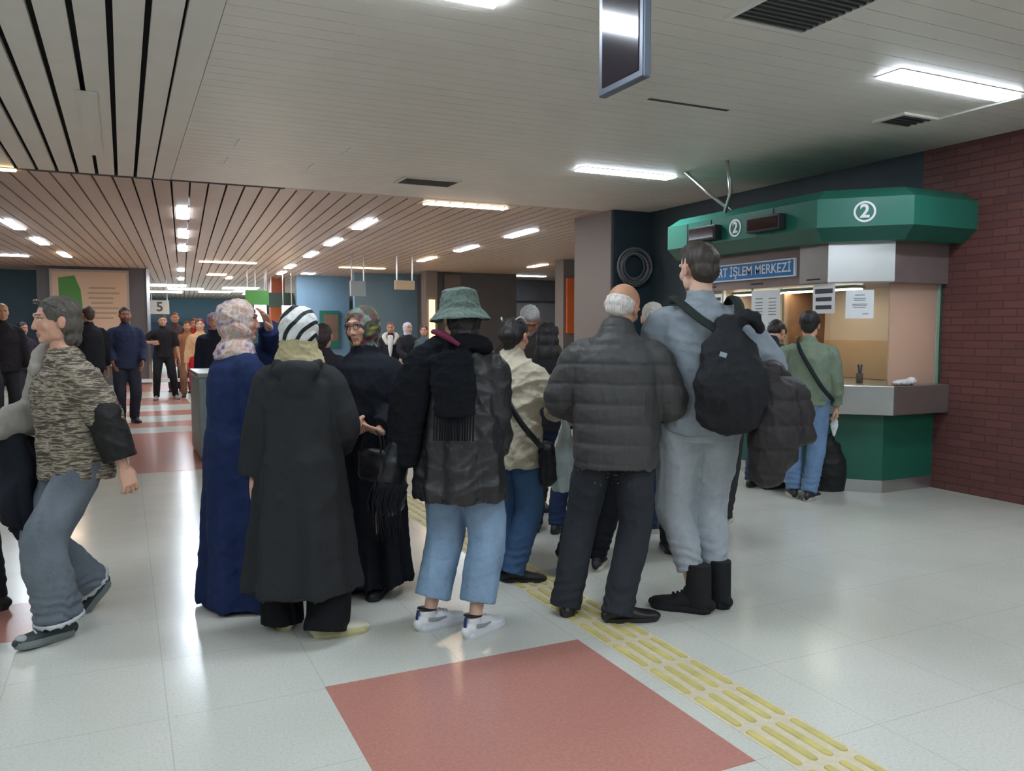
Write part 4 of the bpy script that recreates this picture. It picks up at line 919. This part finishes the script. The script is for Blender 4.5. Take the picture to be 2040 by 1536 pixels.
# -- woman in the beige jacket
P6 = Person('woman in a cream jacket and blue jeans with a diagonal black strap', (2.02, 4.24), 16, 1.52, 'light', 1.05, lean=4, head=(16, 8, 0), voxel=.0075, fem=True, shw=.165,
            feetpx=[(1022, 1158), (985, 1152)], footyaw=(74, 10), hands=[dict(at=(.21, .33, 1.06), palm=(-.5, 0, 1), pole=(.7, -.8, -.5)), dict(at=(-.16, .28, 1.02), pole=(-.4, -1, -.4))])
P6.body(); P6.hair('bun', hairmat('black hair', (34, 30, 30)))
M_CREAM = fabric('cream cotton', (196, 188, 166), .7, .05, 6, .6, .3)
P6.top('jacket', M_CREAM, r=[(.74, .190, .150), (.76, .205, .165), (.92, .210, .165), (1.08, .195, .152), (1.24, .200, .152), (1.35, .190, .132), (1.41, .130, .105), (1.45, .085, .085)],
       sl=(.090, .088, .085, .074), end=.80, collar=.025, disp=both(wrinkle(.016, 8, 21), wrinkle(.006, 18, 5)), voxel=.007)
P6.trousers(denim('mid denim', (64, 92, 128)), (.112, .096, .082), .05)
P6.shoes('dress', fabric('black shoe', (30, 32, 36), .5, .05, 20, .1, .4))
T = P6.T; mb = MB(); k = P6.s
for a in (-1, 1): mb.tube([P6.hq(a * .055, -.105, .09), P6.hq(a * .075, -.075, .11), P6.hq(a * .09, -.02, .08)], [.004, .005, .003], seg=8)
P6.part('hair_clip', mb.mesh('clip', True), plain('pearl clip', (200, 200, 196), .3))
bg = P6.item('crossbody_bag', 'black crossbody bag hanging at the right hip of the woman in cream', 'bag')
mb = MB(); mb.tube([T((.225, .04, .86)), T((.235, .04, .66))], [(.045, .10), (.05, .11)], seg=18); link('body', mb.solid('b', .008, 3, wrinkle(.005, 16, 2)), bg, [fabric('black bag', (28, 29, 32), .5, .1, 10, .3, .4)])
st = strap([T((-.13, -.02, 1.475)), T((-.12, -.145, 1.38)), T((-.02, -.188, 1.24)), T((.10, -.185, 1.05)), T((.20, -.12, .92)), T((.24, .0, .84))], .017, .006, ref=(.4, 0, 1)); link('strap', st.mesh('s', True), bg, [M_BLACK])
mb = MB(); mb.ell((0, 0, 0), (.032, .012, .012)); o = link('ribbon', mb.mesh('r', True), P6.root, [fabric('violet', (122, 92, 190))]); o.location = T((-.155, -.175, 1.205)); o.name = 'purple_ribbon'

# -- three women with headscarves
P3 = Person('woman in a long black hooded coat with a black and white striped headscarf', (.74, 3.87), 6, 1.55, 'light', 1.12, lean=1, head=(-8, 4, 0), voxel=.0075, fem=True, shw=.158,
            feetpx=[(652, 1266), (565, 1250)], footyaw=(78, -30), hands=[dict(at=(.19, .20, .95), pole=(.45, -1, -.1)), dict(at=(-.25, .04, .80), pole=(-.4, -1, -.2))])
P3.body()
def zebra():
    t = Nt('zebra scarf'); v = t.coord(loc=(-.16, .05, -1.34)); w = t.new('ShaderNodeTexWave', wave_type='RINGS', rings_direction='SPHERICAL')
    w.inputs['Scale'].default_value = 5.6; w.inputs['Distortion'].default_value = 3.0; w.inputs['Detail'].default_value = 1.5; w.inputs['Detail Scale'].default_value = .9
    t.link(v, w.inputs['Vector']); t.link(t.ramp(w.outputs['Fac'], [(0, srgb(24, 28, 32)), (.20, srgb(28, 32, 38)), (.28, srgb(212, 216, 214)), (1, srgb(222, 224, 220))]), t.b.inputs['Base Color']); t.b.inputs['Roughness'].default_value = .7; return t.m
k = P3.s; P3.scarf(zebra(), face=True, big=1.10, low=1.41, spread=.02)
mb = MB(); mb.tube([P3.T((0, -.01, 1.425)), P3.T((0, -.012, 1.49))], [(.135 * k, .120 * k), (.105 * k, .105 * k)], seg=26, caps='rr'); P3.part('neck_scarf', mb.solid('neck_scarf', .006, 3, both(wrinkle(.007, 18, 5), wrinkle(.003, 30, 6))), fabric('beige scarf', (176, 166, 130), .8))
M_COAT = fabric('black coat cloth', (44, 46, 48), .88, .06, 5, .25)
P3.top('long_coat', M_COAT, r=[(.245, .275, .225), (.26, .288, .235), (.48, .262, .215), (.72, .236, .195), (.90, .222, .182), (1.04, .196, .160), (1.18, .198, .155), (1.30, .190, .145), (1.36, .150, .122), (1.41, .105, .10), (1.44, .08, .08)],
       sl=(.080, .080, .078, .068), end=.98, hood=True, disp=both(drape(.020, 6, 1.05, .25, seed=5), wrinkle(.006, 8, 31)), voxel=.0085)
P3.trousers(fabric('black crepe', (24, 25, 28), .9, .06), (.115, .108, .112), .03, disp=drape(.006, 9, .6, .02, seed=2))
P3.shoes('sneaker', plain('cream leather', (206, 202, 180), .6, 0, .04, 10), plain('cream sole', (196, 186, 140), .6))
P2 = Person('woman in a royal blue ankle-length coat and floral headscarf shading her forehead', (.53, 4.46), 68, 1.60, 'light', 1.10, lean=1, head=(30, -2, 0), voxel=.0075, fem=True, shw=.165,
            hands=[dict(at=(.22, .07, .84), palm=(-1, .2, 0), curl=.6), dict(at=(.02, .185, 1.56), palm=(.1, -1, -.5), dir=(.45, -.35, .5), pole=(-1, .6, -.7), curl=.2)])
P2.body()
M_FLOR = patches('floral scarf', [(84, 76, 110), (150, 124, 158), (184, 168, 166), (206, 196, 186), (196, 144, 130), (182, 174, 160)], 13, .7, dist=.8)
P2.scarf(M_FLOR, big=1.06, low=1.40, spread=.04)
M_ROYAL = fabric('royal blue cloth', (32, 46, 86), .85, .08, 5, .25)
P2.top('long_coat', M_ROYAL, r=[(.03, .262, .215), (.05, .270, .222), (.40, .240, .200), (.72, .225, .188), (.92, .215, .178), (1.05, .190, .162), (1.2, .188, .165), (1.32, .185, .150), (1.39, .135, .110), (1.44, .09, .09)],
       sl=(.086, .080, .070, .062), end=.97, disp=both(drape(.016, 6, 1.0, .05, seed=11), wrinkle(.006, 8, 41)), voxel=.0085)
P2.shoes('dress', fabric('black shoe', (30, 32, 36), .5))
P4 = Person('woman with glasses, a multicoloured headscarf and a long black dress facing the camera', (1.205, 4.38), -152, 1.575, 'light', 1.08, lean=2, head=(6, 4, 3), voxel=.0075, fem=True, shw=.165,
            hands=[dict(at=(-.01, .29, 1.00), palm=(-.3, -.2, 1), dir=(-1, .25, -.05), pole=(.6, -1, -.7), curl=.8), dict(at=(-.19, .24, 1.00), palm=(.3, -.2, .8), dir=(.8, .5, .3), pole=(-.6, -1, -.6), curl=.9)])
P4.body()
def multi():
    t = Nt('multicoloured scarf'); v = t.coord(); n = t.noise(v, 9, 2, .4, .8)
    t.link(t.ramp(n, [(.30, srgb(78, 108, 100)), (.42, srgb(110, 140, 124)), (.48, srgb(112, 40, 56)), (.54, srgb(60, 80, 70)), (.60, srgb(136, 128, 52)), (.68, srgb(84, 74, 64))]), t.b.inputs['Base Color']); t.b.inputs['Roughness'].default_value = .75; return t.m
k = P4.s; P4.scarf(multi(), big=1.04, low=1.36, spread=.06)
mb = MB()
for x in (-1, 1):
    n = 20
    c = P4.hq(x * .031, .099, .008); pts = [c + P4.RH @ Vector((.023 * k * math.cos(2 * math.pi * i / n), -.003 * abs(math.cos(2 * math.pi * i / n)), .017 * k * math.sin(2 * math.pi * i / n))) for i in range(n + 1)]
    mb.tube(pts, [.0016] * len(pts), seg=6, n=1, ref=P4.RH @ Vector((0, 1, 0)), caps='ff'); mb.tube([P4.hq(x * .054, .095, .012), P4.hq(x * .078, .0, .010)], [.0018, .0018], seg=6)
mb.tube([P4.hq(-.009, .101, .012), P4.hq(.009, .101, .012)], [.0018, .0018], seg=6); P4.part('glasses', mb.mesh('glasses', True), plain('dark frame', (40, 38, 40), .3, .4))
M_BLKC = fabric('soft black cloth', (32, 35, 42), .9, .1, 5, .3, .15)
P4.top('dress', M_BLKC, r=[(.075, .235, .200), (.09, .248, .21), (.40, .225, .190), (.72, .210, .178), (.95, .198, .168), (1.10, .205, .172), (1.24, .21, .175), (1.34, .205, .155), (1.40, .145, .12), (1.44, .09, .09)],
       sl=(.094, .095, .090, .078), end=.92, disp=both(drape(.024, 9, 1.15, .1, seed=17), wrinkle(.007, 8, 51)), voxel=.0085)
P4.shoes('dress', fabric('black shoe', (30, 32, 36), .5))
hb = P4.item('handbag', 'small black handbag hanging from the forearm of the woman with glasses', 'handbag'); T = P4.T
mb = MB(); mb.tube([T((-.17, .26, .875)), T((-.17, .26, .76))], [(.085, .035), (.09, .045)], seg=18); link('body', mb.solid('b', .007, 3, wrinkle(.004, 16, 2)), hb, [fabric('black grained leather', (34, 32, 34), .5, .1, 30, .3, .5)])
for dy in (-.02, .02):
    st = MB(); st.tube([T((-.23, .26 + dy, .88)), T((-.22, .25 + dy, .97)), T((-.18, .24 + dy, 1.02)), T((-.12, .25 + dy, .97)), T((-.11, .26 + dy, .88))], [.006] * 5, seg=8); link('handle', st.mesh('h', True), hb, [M_BLACK])

# -- walking woman at the left
P1 = Person('walking woman with a brown and cream streaked top and frayed grey jeans', (-.22, 4.46), -112, 1.64, 'light', 1.10, lean=5, twist=6, head=(6, -2, 0), voxel=.0075, fem=True, shw=.170, drop=.035,
            feetpx=[(203, 1208), (118, 1272)], footyaw=(-4, -8), lift=((.07, -42), (0, 4)), hands=[dict(at=(.22, .30, 1.02), pole=(.6, -1, -.4), palm=(-1, 0, 0), curl=.9), dict(at=(-.30, -.10, .82), palm=(1, 0, 0), pole=(-.5, -1, 0), curl=.6)])
P1.body(); P1.hair('long' if False else 'bob', hairmat('grey streaked hair', (82, 76, 68), .6), .004)
P1.top('blouse', patches('streaked print', [(66, 58, 50), (84, 75, 64), (104, 94, 80), (176, 166, 146), (98, 88, 76), (72, 64, 56)], 14, .85, stretch=(.7, .7, 5.0), rot=(.55, .0, 0), dist=.25),
       r=[(.80, .190, .160), (.82, .212, .178), (.95, .215, .178), (1.08, .205, .168), (1.22, .212, .178), (1.32, .198, .145), (1.36, .160, .115), (1.375, .130, .10)], sl=(.092, .094, .088, .085), end=.10, disp=both(wrinkle(.012, 8, 61), drape(.008, 6, 1.2, .8)))
mb = MB(); a, el, wr = P1.arm[1]; mb.tube([a * .12 + el * .88, el, el * .4 + wr * .6, el * .15 + wr * .85], [.086, .086, .084, .080], seg=18, caps='rf'); P1.part('sheer_sleeve', mb.solid('s', .008, 3, wrinkle(.008, 10, 4)), fabric('black mesh', (34, 32, 32), .6, .3, 30, .5))
mb = MB()
for x in (-1, 1): mb.ell(P1.hq(x * .036, .078, .098), (.024, .010, .012), R=P1.RH); mb.tube([P1.hq(x * .062, .07, .095), P1.hq(x * .082, -.03, .045)], [.004, .004], seg=6)
P1.part('sunglasses', mb.mesh('g', True), plain('tortoise frame', (40, 34, 30), .1, 0, .3, 60, spec=.9, coat=1))
P1.trousers(denim('grey denim', (104, 112, 120)), (.112, .104, .112), .11, disp=both(wrinkle(.009, 8, 66, (1, 1, .6)), bunch(.010, .045, .16, .16)))
rs = random.Random(9); k = P1.s
for i in (0, 1):
    mb = MB(); h, kn, an = P1.leg[i]; d = (kn - an).normalized(); e = an + d * (.025 * k); x = Vector((1, 0, 0)) - d * d.x; x.normalize(); y = d.cross(x)
    n = 60; vs = []
    for lv in (0, 1):
        for j in range(n): a_ = 2 * math.pi * j / n; u = x * math.cos(a_) + y * math.sin(a_); vs.append(e + u * (.111 + .005 * lv) * k + d * (.006 if lv == 0 else -rs.uniform(.004, .020)))
    mb.add(vs, [(j, (j + 1) % n, n + (j + 1) % n, n + j) for j in range(n)]); o = P1.part('frayed_hem', mb.mesh('f', True), fabric('white thread', (196, 200, 204))); q = o.modifiers.new('t', 'SOLIDIFY'); q.thickness = .003
P1.shoes('sneaker', fabric('dark green grey mesh', (62, 70, 70), .8, .15, 40, .3), plain('grey rubber', (120, 126, 124), .6))
for i, so in enumerate([c for c in P1.root.children if c.name.startswith('shoe')]):
    F = P1.foot[i]; m = MB()
    P_ = [F @ Vector(((-1) ** j * .024 * k, (.050 + .015 * j) * k, (.094 - .0065 * j) * k)) for j in range(6)]; m.tube(P_, [.0045] * 6, seg=8, n=3); link('laces', m.mesh('l', True), so, [fabric('white thread', (196, 200, 204))])
    m = MB(); m.ell(F @ Vector((0, .178 * k, .040 * k)), (.034 * k, .030 * k, .020 * k), R=F.to_3x3()); link('toe_cap', m.mesh('t', True), so, [plain('pale toe', (150, 154, 152), .6)])
T = P1.T
mb = MB(); a, el, wr = P1.arm[0]; mb.tube([T((.03, .12, 1.36)), T((.12, .05, 1.42)), a + Vector((.01, 0, .02)), (a + el) / 2, el, (el + wr) / 2, wr * .9 + el * .1], [.04, .06, .100, .104, .100, .088, .07], seg=18)
o = P1.item('scarf', 'pale grey scarf over the right shoulder and arm of the walking woman', 'scarf', mb.solid('s', .008, 3, wrinkle(.006, 12, 3)), [fabric('pale grey jersey', (158, 154, 146), .9)])
mb = MB(); mb.tube([T((.24, .22, 1.00)), T((.26, .18, .82)), T((.25, .16, .62)), T((.24, .14, .52))], [(.06, .10), (.085, .15), (.09, .19), (.06, .16)], seg=20, ref=(0, 0, 1)); mb.tube([T((.30, .12, .95)), T((.30, .10, .6))], [.05, .06], seg=14)
o = P1.item('carried_coat', 'black coat carried over the arm of the walking woman', 'coat', mb.solid('c', .010, 4, both(drape(.016, 6, 1.0, .5, .24, .25), wrinkle(.008, 9, 7))), [M_BLKC])

# -- boy in the green sweatshirt and the man beside him at the window
P15 = Person('young man in a sage green sweatshirt and blue jeans at the kiosk window', (5.29, 5.19), 4, 1.60, 'light', 1.0, head=(4, 6, 0), voxel=.0085, shw=.19, feetpx=[(1612, 997), (1580, 991)], footyaw=(18, -14),
             hands=[dict(at=(.25, .10, .82), curl=.8), dict(at=(-.16, .30, 1.05), pole=(-1, -.7, -.3))])
P15.body(); P15.hair('short', hairmat('near black hair', (32, 30, 30)), .010)
P15.top('sweatshirt', fabric('sage green', (120, 134, 116), .9, .06, 20, .35), r=[(.855, .165, .128), (.875, .190, .150), (1.0, .195, .150), (1.12, .195, .148), (1.26, .205, .152), (1.36, .200, .130), (1.41, .125, .10), (1.45, .07, .075)], sl=(.086, .080, .070, .055), collar=.02, disp=wrinkle(.010, 9, 71), voxel=.008)
P15.trousers(denim('bright denim', (104, 132, 166)), (.108, .086, .070), .07); P15.shoes('sneaker', plain('black trainer', (36, 38, 42), .5), plain('off white sole', (190, 190, 184), .6))
T = P15.T; cb = P15.item('crossbody_strap', 'black sling bag strap across the back of the green sweatshirt', 'bag')
st = strap([T((-.09, .06, 1.47)), T((-.09, -.10, 1.44)), T((-.05, -.158, 1.34)), T((.03, -.172, 1.2)), T((.12, -.165, 1.05)), T((.195, -.09, .95)), T((.22, .02, .90))], .018, .006, ref=(.5, 0, 1)); link('strap', st.mesh('s', True), cb, [fabric('black webbing', (36, 44, 42), .8)])
mb = MB(); mb.ell(T((.12, .19, .95)), (.09, .05, .10)); link('pouch', mb.solid('p', .008, 2), cb, [fabric('black webbing', (36, 44, 42), .8)])
wh = P15.hand[0][0]; o = P15.item('paper', 'white paper held in the right hand of the young man in green', 'paper', MB().tube([wh @ Vector((0, .02, .06)), wh @ Vector((.02, .03, .16)), wh @ Vector((.03, .04, .26))], [(.015, .012), (.035, .008), (.012, .004)], seg=14).solid('p', .005, 1, wrinkle(.004, 30, 2)), [M_SIGNW])
mb = MB(); c = atz(1657, 975); mb.tube([(0, 0, .02), (0, 0, .22), (0, 0, .42), (.02, 0, .50)], [(.15, .11), (.16, .12), (.10, .09), (.03, .03)], seg=22); 
r = empty('backpack', (c.x - .05, c.y + .0, 0), -.6, 'black bag standing on the floor by the kiosk beside the young man in green', 'backpack'); link('body', mb.solid('b', .01, 3, wrinkle(.010, 10, 5)), r, [fabric('black nylon', (28, 29, 32), .6, .1, 10, .4, .4)])
mb = MB(); mb.tube([(-.10, -.10, .04), (-.20, -.12, .02), (-.22, -.05, .16), (-.12, -.07, .40)], [.010] * 4, seg=8); link('strap', mb.mesh('s', True), r, [M_BLACK])
P16 = Person('man in a navy sweater leaning to the kiosk window', (5.27, 5.72), 22, 1.62, 'light', 1.0, lean=22, head=(10, 30, 0), voxel=.0085, shw=.19, footyaw=(20, 0), hands=[dict(at=(.18, .42, 1.02), pole=(1, -.5, -.3)), dict(at=(-.18, .42, 1.02), pole=(-1, -.5, -.3))])
P16.body(); P16.hair('short', hairmat('near black hair', (32, 30, 30)))
P16.top('sweater', fabric('navy wool', (38, 46, 62), .9, .06), hem=.84, collar=.02, voxel=.009); P16.trousers(fabric('navy trousers', (52, 62, 86), .9), (.1, .08, .066), .06); P16.shoes('sneaker', M_BLACK)

# -- backpack and jacket of the tall man
T = P14.T; bp_ = P14.item('backpack', 'black drawstring backpack on the back of the tall man in grey', 'backpack')
mb = MB(); mb.tube([T((.085, -.26, .93)), T((.095, -.29, 1.06)), T((.085, -.27, 1.20)), T((.075, -.23, 1.32))], [(.160, .095), (.185, .115), (.140, .095), (.060, .055)], seg=24, ref=(1, 0, 0))
mb.tube([T((.10, -.23, 1.30)), T((.17, -.25, 1.36)), T((.22, -.24, 1.30))], [.035, .045, .03], seg=12); link('body', mb.solid('b', .008, 3, both(wrinkle(.010, 9, 12), wrinkle(.004, 20, 3))), bp_, [fabric('black canvas', (30, 32, 36), .75, .1, 20, .4, .3)])
for P_ in ([T((-.125, -.05, 1.43)), T((-.13, -.02, 1.455)), T((-.10, -.12, 1.42)), T((-.03, -.19, 1.35)), T((.04, -.23, 1.30))], [T((.13, .05, 1.42)), T((.14, -.03, 1.455)), T((.15, -.13, 1.41)), T((.14, -.21, 1.33))]):
    st = MB(); st.tube(P_, [(.026, .010)] * len(P_), seg=10, ref=(1, 0, 0)); link('strap', st.mesh('s', True), bp_, [fabric('black webbing', (36, 44, 42), .8)])
mb = MB(); mb.box(T((.04, -.392, 1.19)), (.032, .004, .022), Matrix.Rotation(.3, 3, 'Y')); link('tab', mb.mesh('t'), bp_, [plain('reflective tab', (150, 160, 168), .3)])['label'] = 'pale reflective tab'
mb = MB(); mb.tube([T((.27, -.15, 1.10)), T((.30, -.17, .98)), T((.30, -.18, .82)), T((.27, -.18, .68))], [(.09, .08), (.135, .10), (.135, .105), (.095, .08)], seg=22, ref=(1, 0, 0)); mb.tube([T((.30, -.12, 1.12)), T((.40, -.14, 1.0)), T((.43, -.14, .84))], [.06, .075, .065], seg=16)
P14.item('puffer_jacket', 'dark brown padded jacket hanging from the backpack of the tall man in grey', 'jacket', mb.solid('j', .008, 3, both(quilt(.12, .014, .03), wrinkle(.008, 12, 3))), [fabric('dark brown nylon', (44, 40, 42), .6, .08, 8, .3, .4)])

# -- partly hidden people in the queue
def person(label, px, rel, H, top, bot, hairk=('short', (40, 36, 34)), skin='light', hem=.84, girth=1.0, vox=.010, shoe='sneaker', shoec=(36, 36, 40), solec=None, scarfc=None, fem=False, head=(0, 0, 0), hands=None, long=False, tk='jacket', collar=.03, lean=2, feetpx=None, footyaw=(10, -10), group=None, beard=None, legr=(.105, .085, .070), top2=None, flare=1.0, ppx=None, loc=None, shoes=True, hemt=.06, sl=(.080, .075, .065, .055), end=.94, side=0):
    P = Person(label, loc or (0, 0), rel, H, skin, girth, lean=lean, head=head, voxel=vox, fem=fem, shw=.165 if fem else .188, ppx=None if loc else px, hands=hands, feetpx=feetpx, footyaw=footyaw, group=group, side=side)
    if beard: P.beard = beard
    P.body()
    tm = top if not isinstance(top, tuple) else fabric('cloth %d %d %d' % top, top, .85, .08, 8, .3)
    bm2 = bot if not isinstance(bot, tuple) else fabric('cloth %d %d %d' % bot, bot, .9, .08, 8, .3)
    if long:
        P.top('long_coat', tm, r=[(.10, .25, .20), (.12, .26, .21), (.5, .23, .19), (.9, .21, .17), (1.05, .19, .155), (1.25, .195, .15), (1.34, .19, .14), (1.40, .14, .11), (1.44, .09, .09)], disp=both(drape(.014, 6, 1.0, .1, seed=len(label)), wrinkle(.006, 9, len(label))))
    else: P.top(tk, tm, hem=hem, collar=collar, flare=flare, sl=sl, end=end, disp=wrinkle(.009, 9, len(label)))
    P.trousers(bm2, legr, hemt)
    if scarfc is not None: P.scarf(scarfc if not isinstance(scarfc, tuple) else fabric('scarf %d %d %d' % scarfc, scarfc, .75, .1, 20, .4), low=1.38, spread=.05)
    elif hairk: P.hair(hairk[0], hairmat('hair %d %d %d' % hairk[1], hairk[1], .55))
    if shoes: P.shoes(shoe, plain('shoe %d %d %d' % shoec, shoec, .5), plain('sole %d %d %d' % solec, solec, .6) if solec else None)
    return P
P8 = person('person in black trousers and black trainers mostly hidden behind the bald man', (1225, 1130), 0, 1.48, (34, 36, 42), (28, 30, 36), feetpx=[(1190, 1134), (1122, 1124)], legr=(.10, .078, .058), solec=(206, 200, 186), hem=.86, vox=.0095, head=(0, 10, 0), hands=[dict(at=(.2, .25, 1.0)), dict(px=(1126, 822), pole=(-.6, -1, -.2), curl=1.0)])
wh = P8.hand[1][0].translation; mb = MB(); T = lambda x, y, z: wh + Vector((x, y, z))
mb.tube([T(0, 0, -.05), T(.0, 0, -.14), T(-.015, 0, -.30), T(-.02, 0, -.43)], [(.018, .022), (.045, .05), (.085, .075), (.078, .07)], seg=22)
pb = P8.item('plastic_bag', 'pale blue-white plastic carrier bag hanging beside the bald man', 'plastic bag'); link('body', mb.solid('b', .007, 2, both(wrinkle(.012, 12, 8), drape(.006, 8, .9, .4, wh.x, wh.y))), pb, [plain('pale plastic film', (210, 228, 230), .35, 0, .04, 8)])
mb = MB(); mb.tube([T(-.02, .0, -.06), T(-.015, .0, .02), T(.015, 0, .02), T(.02, 0, -.06)], [.006] * 4, seg=8); link('handle', mb.mesh('h', True), pb, [_M['pale plastic film']])
P9 = person('woman with long black wavy hair left of the bald man, beyond the cream jacket', (1087, 1060), 12, 1.50, (30, 31, 35), (40, 54, 86), ('long', (30, 26, 27)), hem=.82, fem=True, vox=.0095, lean=6)
P10 = person('grey-haired older man in a dark coat looking down towards the camera', (1052, 1012), 172, 1.66, (58, 54, 50), (50, 50, 54), ('short', (176, 176, 174)), 'brown', hem=.72, head=(0, 34, 0), vox=.0095, beard=(190, 184, 178), hands=[dict(at=(.1, .3, 1.1), pole=(1, -.5, -.5)), dict(at=(-.1, .3, 1.1), pole=(-1, -.5, -.5))])
P11 = person('person with short pale grey hair and dark jeans ahead of the bald man', (1296, 1060), -6, 1.64, (92, 84, 78), denim('dark denim', (44, 58, 82)), ('short', (188, 180, 168)), 'pale', hem=.80, vox=.0095, feetpx=[(1292, 1062), (1270, 1066)], footyaw=(70, 40), shoec=(44, 54, 74), solec=(200, 198, 190))
P12 = person('grey-haired person hidden beyond the backpack of the tall man', (1430, 1048), 4, 1.63, (60, 58, 60), (50, 50, 52), ('short', (150, 146, 140)), vox=.0095, feetpx=[(1440, 1046), (1408, 1050)], shoec=(84, 78, 62), solec=(196, 192, 176))
P13 = person('person in dark boots hidden between the bald man and the tall man', (1352, 1104), 0, 1.50, (38, 38, 42), (36, 38, 44), ('short', (46, 40, 36)), vox=.0095, feetpx=[(1372, 1104), (1334, 1100)], shoe='boot', shoec=(30, 31, 34))
P2c = person('person in a lilac floral headscarf peeking from behind the woman in blue', (432, 870), -178, 1.68, (36, 40, 58), (36, 38, 50), None, scarfc=patches('lilac print', [(70, 60, 104), (150, 110, 160), (180, 150, 180), (90, 80, 120)], 22, .7, 'flat'), fem=True, long=True, vox=.014, girth=.9)
P0 = person('person in a dark coat cut off by the left edge of the view', (-30, 1205), -80, 1.60, (36, 40, 44), (28, 32, 38), ('bob', (150, 118, 88)), fem=True, vox=.0095, feetpx=[(-12, 1216), (-50, 1222)], shoec=(26, 28, 32))
# -- people farther off
FR = [
 dict(label='man in a navy hooded jacket standing in front of the poster pillar', px=(255, 842), rel=172, H=1.80, top=(44, 50, 76), bot=(44, 46, 58), skin='brown', hairk=('crop', (30, 26, 26)), beard=(60, 44, 38), hem=.80, hands=[dict(at=(.20, .16, .90), pole=(.4, -1, -.3)), dict(at=(-.20, .16, .90), pole=(-.4, -1, -.3))]),
 dict(label='man in a black T-shirt and black trousers walking up the corridor', px=(328, 796), rel=176, H=1.76, top=(30, 28, 30), bot=(28, 27, 30), skin='tan', hairk=('crop', (36, 30, 28)), hem=.84, tk='t_shirt', end=.05, collar=0, feetpx=[(312, 797), (350, 795)], hands=[dict(at=(.22, .20, 1.16), pole=(1, -.5, -.6)), dict(at=(-.30, .05, .80))], legr=(.105, .08, .062), shoec=(120, 108, 104)),
 dict(label='person in a grey-brown jacket right behind the man in the black T-shirt', px=(352, 780), rel=178, H=1.86, top=(74, 62, 66), bot=(58, 50, 60), skin='tan', hairk=('crop', (96, 64, 60)), girth=1.15, hem=.80),
 dict(label='woman in a brown fur-trimmed coat in the corridor', px=(376, 790), rel=174, H=1.64, top=(150, 98, 66), bot=(132, 96, 74), skin='tan', hairk=('long', (96, 54, 34)), hem=.60, fem=True, flare=1.1),
 dict(label='woman in a red skirt and cream top in the corridor', px=(402, 812), rel=178, H=1.66, top=(208, 164, 120), bot=(186, 34, 46), skin='light', hairk=('long', (112, 52, 32)), hem=1.0, fem=True, legr=(.13, .11, .06)),
 dict(label='person in a red top beyond the turnstile', px=(390, 782), rel=180, H=1.72, top=(190, 36, 40), bot=(70, 60, 60), skin='tan', hairk=('crop', (90, 40, 30)), hem=.84),
 dict(label='man in dark coat with cream fur collar and white shirt by blue wall', px=(780, 804), rel=184, H=1.60, top=(38, 40, 48), bot=(34, 36, 42), skin='tan', hairk=('crop', (120, 66, 50)), hem=.62),
 dict(label='woman in a pale pink headscarf and black jacket by the blue wall', px=(812, 806), rel=150, H=1.60, top=(42, 42, 48), bot=(172, 148, 126), skin='light', scarfc=(216, 200, 208), hem=.86, fem=True, legr=(.10, .085, .075), hands=[dict(at=(.10, .26, .96), pole=(1, -.6, -.3)), dict(at=(-.10, .26, .96), pole=(-1, -.6, -.3))]),
 dict(label='woman with auburn hair and a grey jacket in front of the grey column', px=(846, 806), rel=190, H=1.54, top=(92, 106, 112), bot=(50, 54, 60), skin='light', hairk=('bob', (90, 48, 40)), fem=True, hem=.80),
 dict(label='sandy-haired person in a dark jacket at the left edge beyond the walking woman', px=(12, 860), rel=170, H=1.82, top=(40, 38, 42), bot=(44, 46, 52), skin='tan', hairk=('crop', (178, 140, 96)), hem=.80, girth=1.15),
 dict(label='person in a plum jacket at left far behind the walking woman', px=(50, 830), rel=150, H=1.58, top=(52, 38, 54), bot=(44, 46, 52), skin='tan', hairk=('bob', (40, 30, 30)), fem=True),
 dict(label='person in a black jacket directly behind the walking woman', px=(185, 850), rel=-30, H=1.80, top=(26, 27, 32), bot=(34, 36, 42), skin='tan', hairk=('crop', (64, 48, 36)), hem=.80, girth=1.1),
 dict(label='dark-haired person seen between the striped and the blue figures', px=(560, 1010), rel=0, H=1.50, top=(40, 36, 44), bot=(40, 42, 48), hairk=('bob', (34, 28, 28)), fem=True, vox=.012),
 dict(label='person with dark hair behind the woman with glasses', px=(648, 1010), rel=10, H=1.50, top=(46, 40, 48), bot=(40, 42, 48), hairk=('bun', (56, 40, 40)), fem=True, vox=.012),
]
for d in FR:
    d.setdefault('vox', .016); P = person(**d)
    if 'fur collar' in d['label']:
        mb = MB(); mb.tube([P.T((.07, .12, 1.28)), P.T((.13, .05, 1.42)), P.T((0, -.08, 1.46)), P.T((-.13, .05, 1.42)), P.T((-.07, .12, 1.28))], [.04, .05, .05, .05, .04], seg=12); P.part('fur_collar', mb.solid('f', .014, 2), fabric('cream fur', (220, 210, 196)))
        mb = MB(); mb.tube([P.T((0, .13, 1.42)), P.T((0, .15, 1.2)), P.T((0, .155, 1.0))], [(.06, .03), (.05, .03), (.02, .02)], seg=12); P.part('shirt', mb.solid('s', .012, 1), fabric('white shirt', (226, 224, 222)))
    if 'pink headscarf' in d['label']:
        mb = MB(); mb.tube([P.T((-.02, .28, .92)), P.T((0, .30, .80)), P.T((0, .30, .68))], [(.08, .04), (.12, .06), (.11, .05)], seg=14); P.item('white_bag', 'white bag held by the woman in the pink headscarf', 'bag', mb.solid('w', .012, 2, wrinkle(.01, 12, 3)), [M_SIGNW])
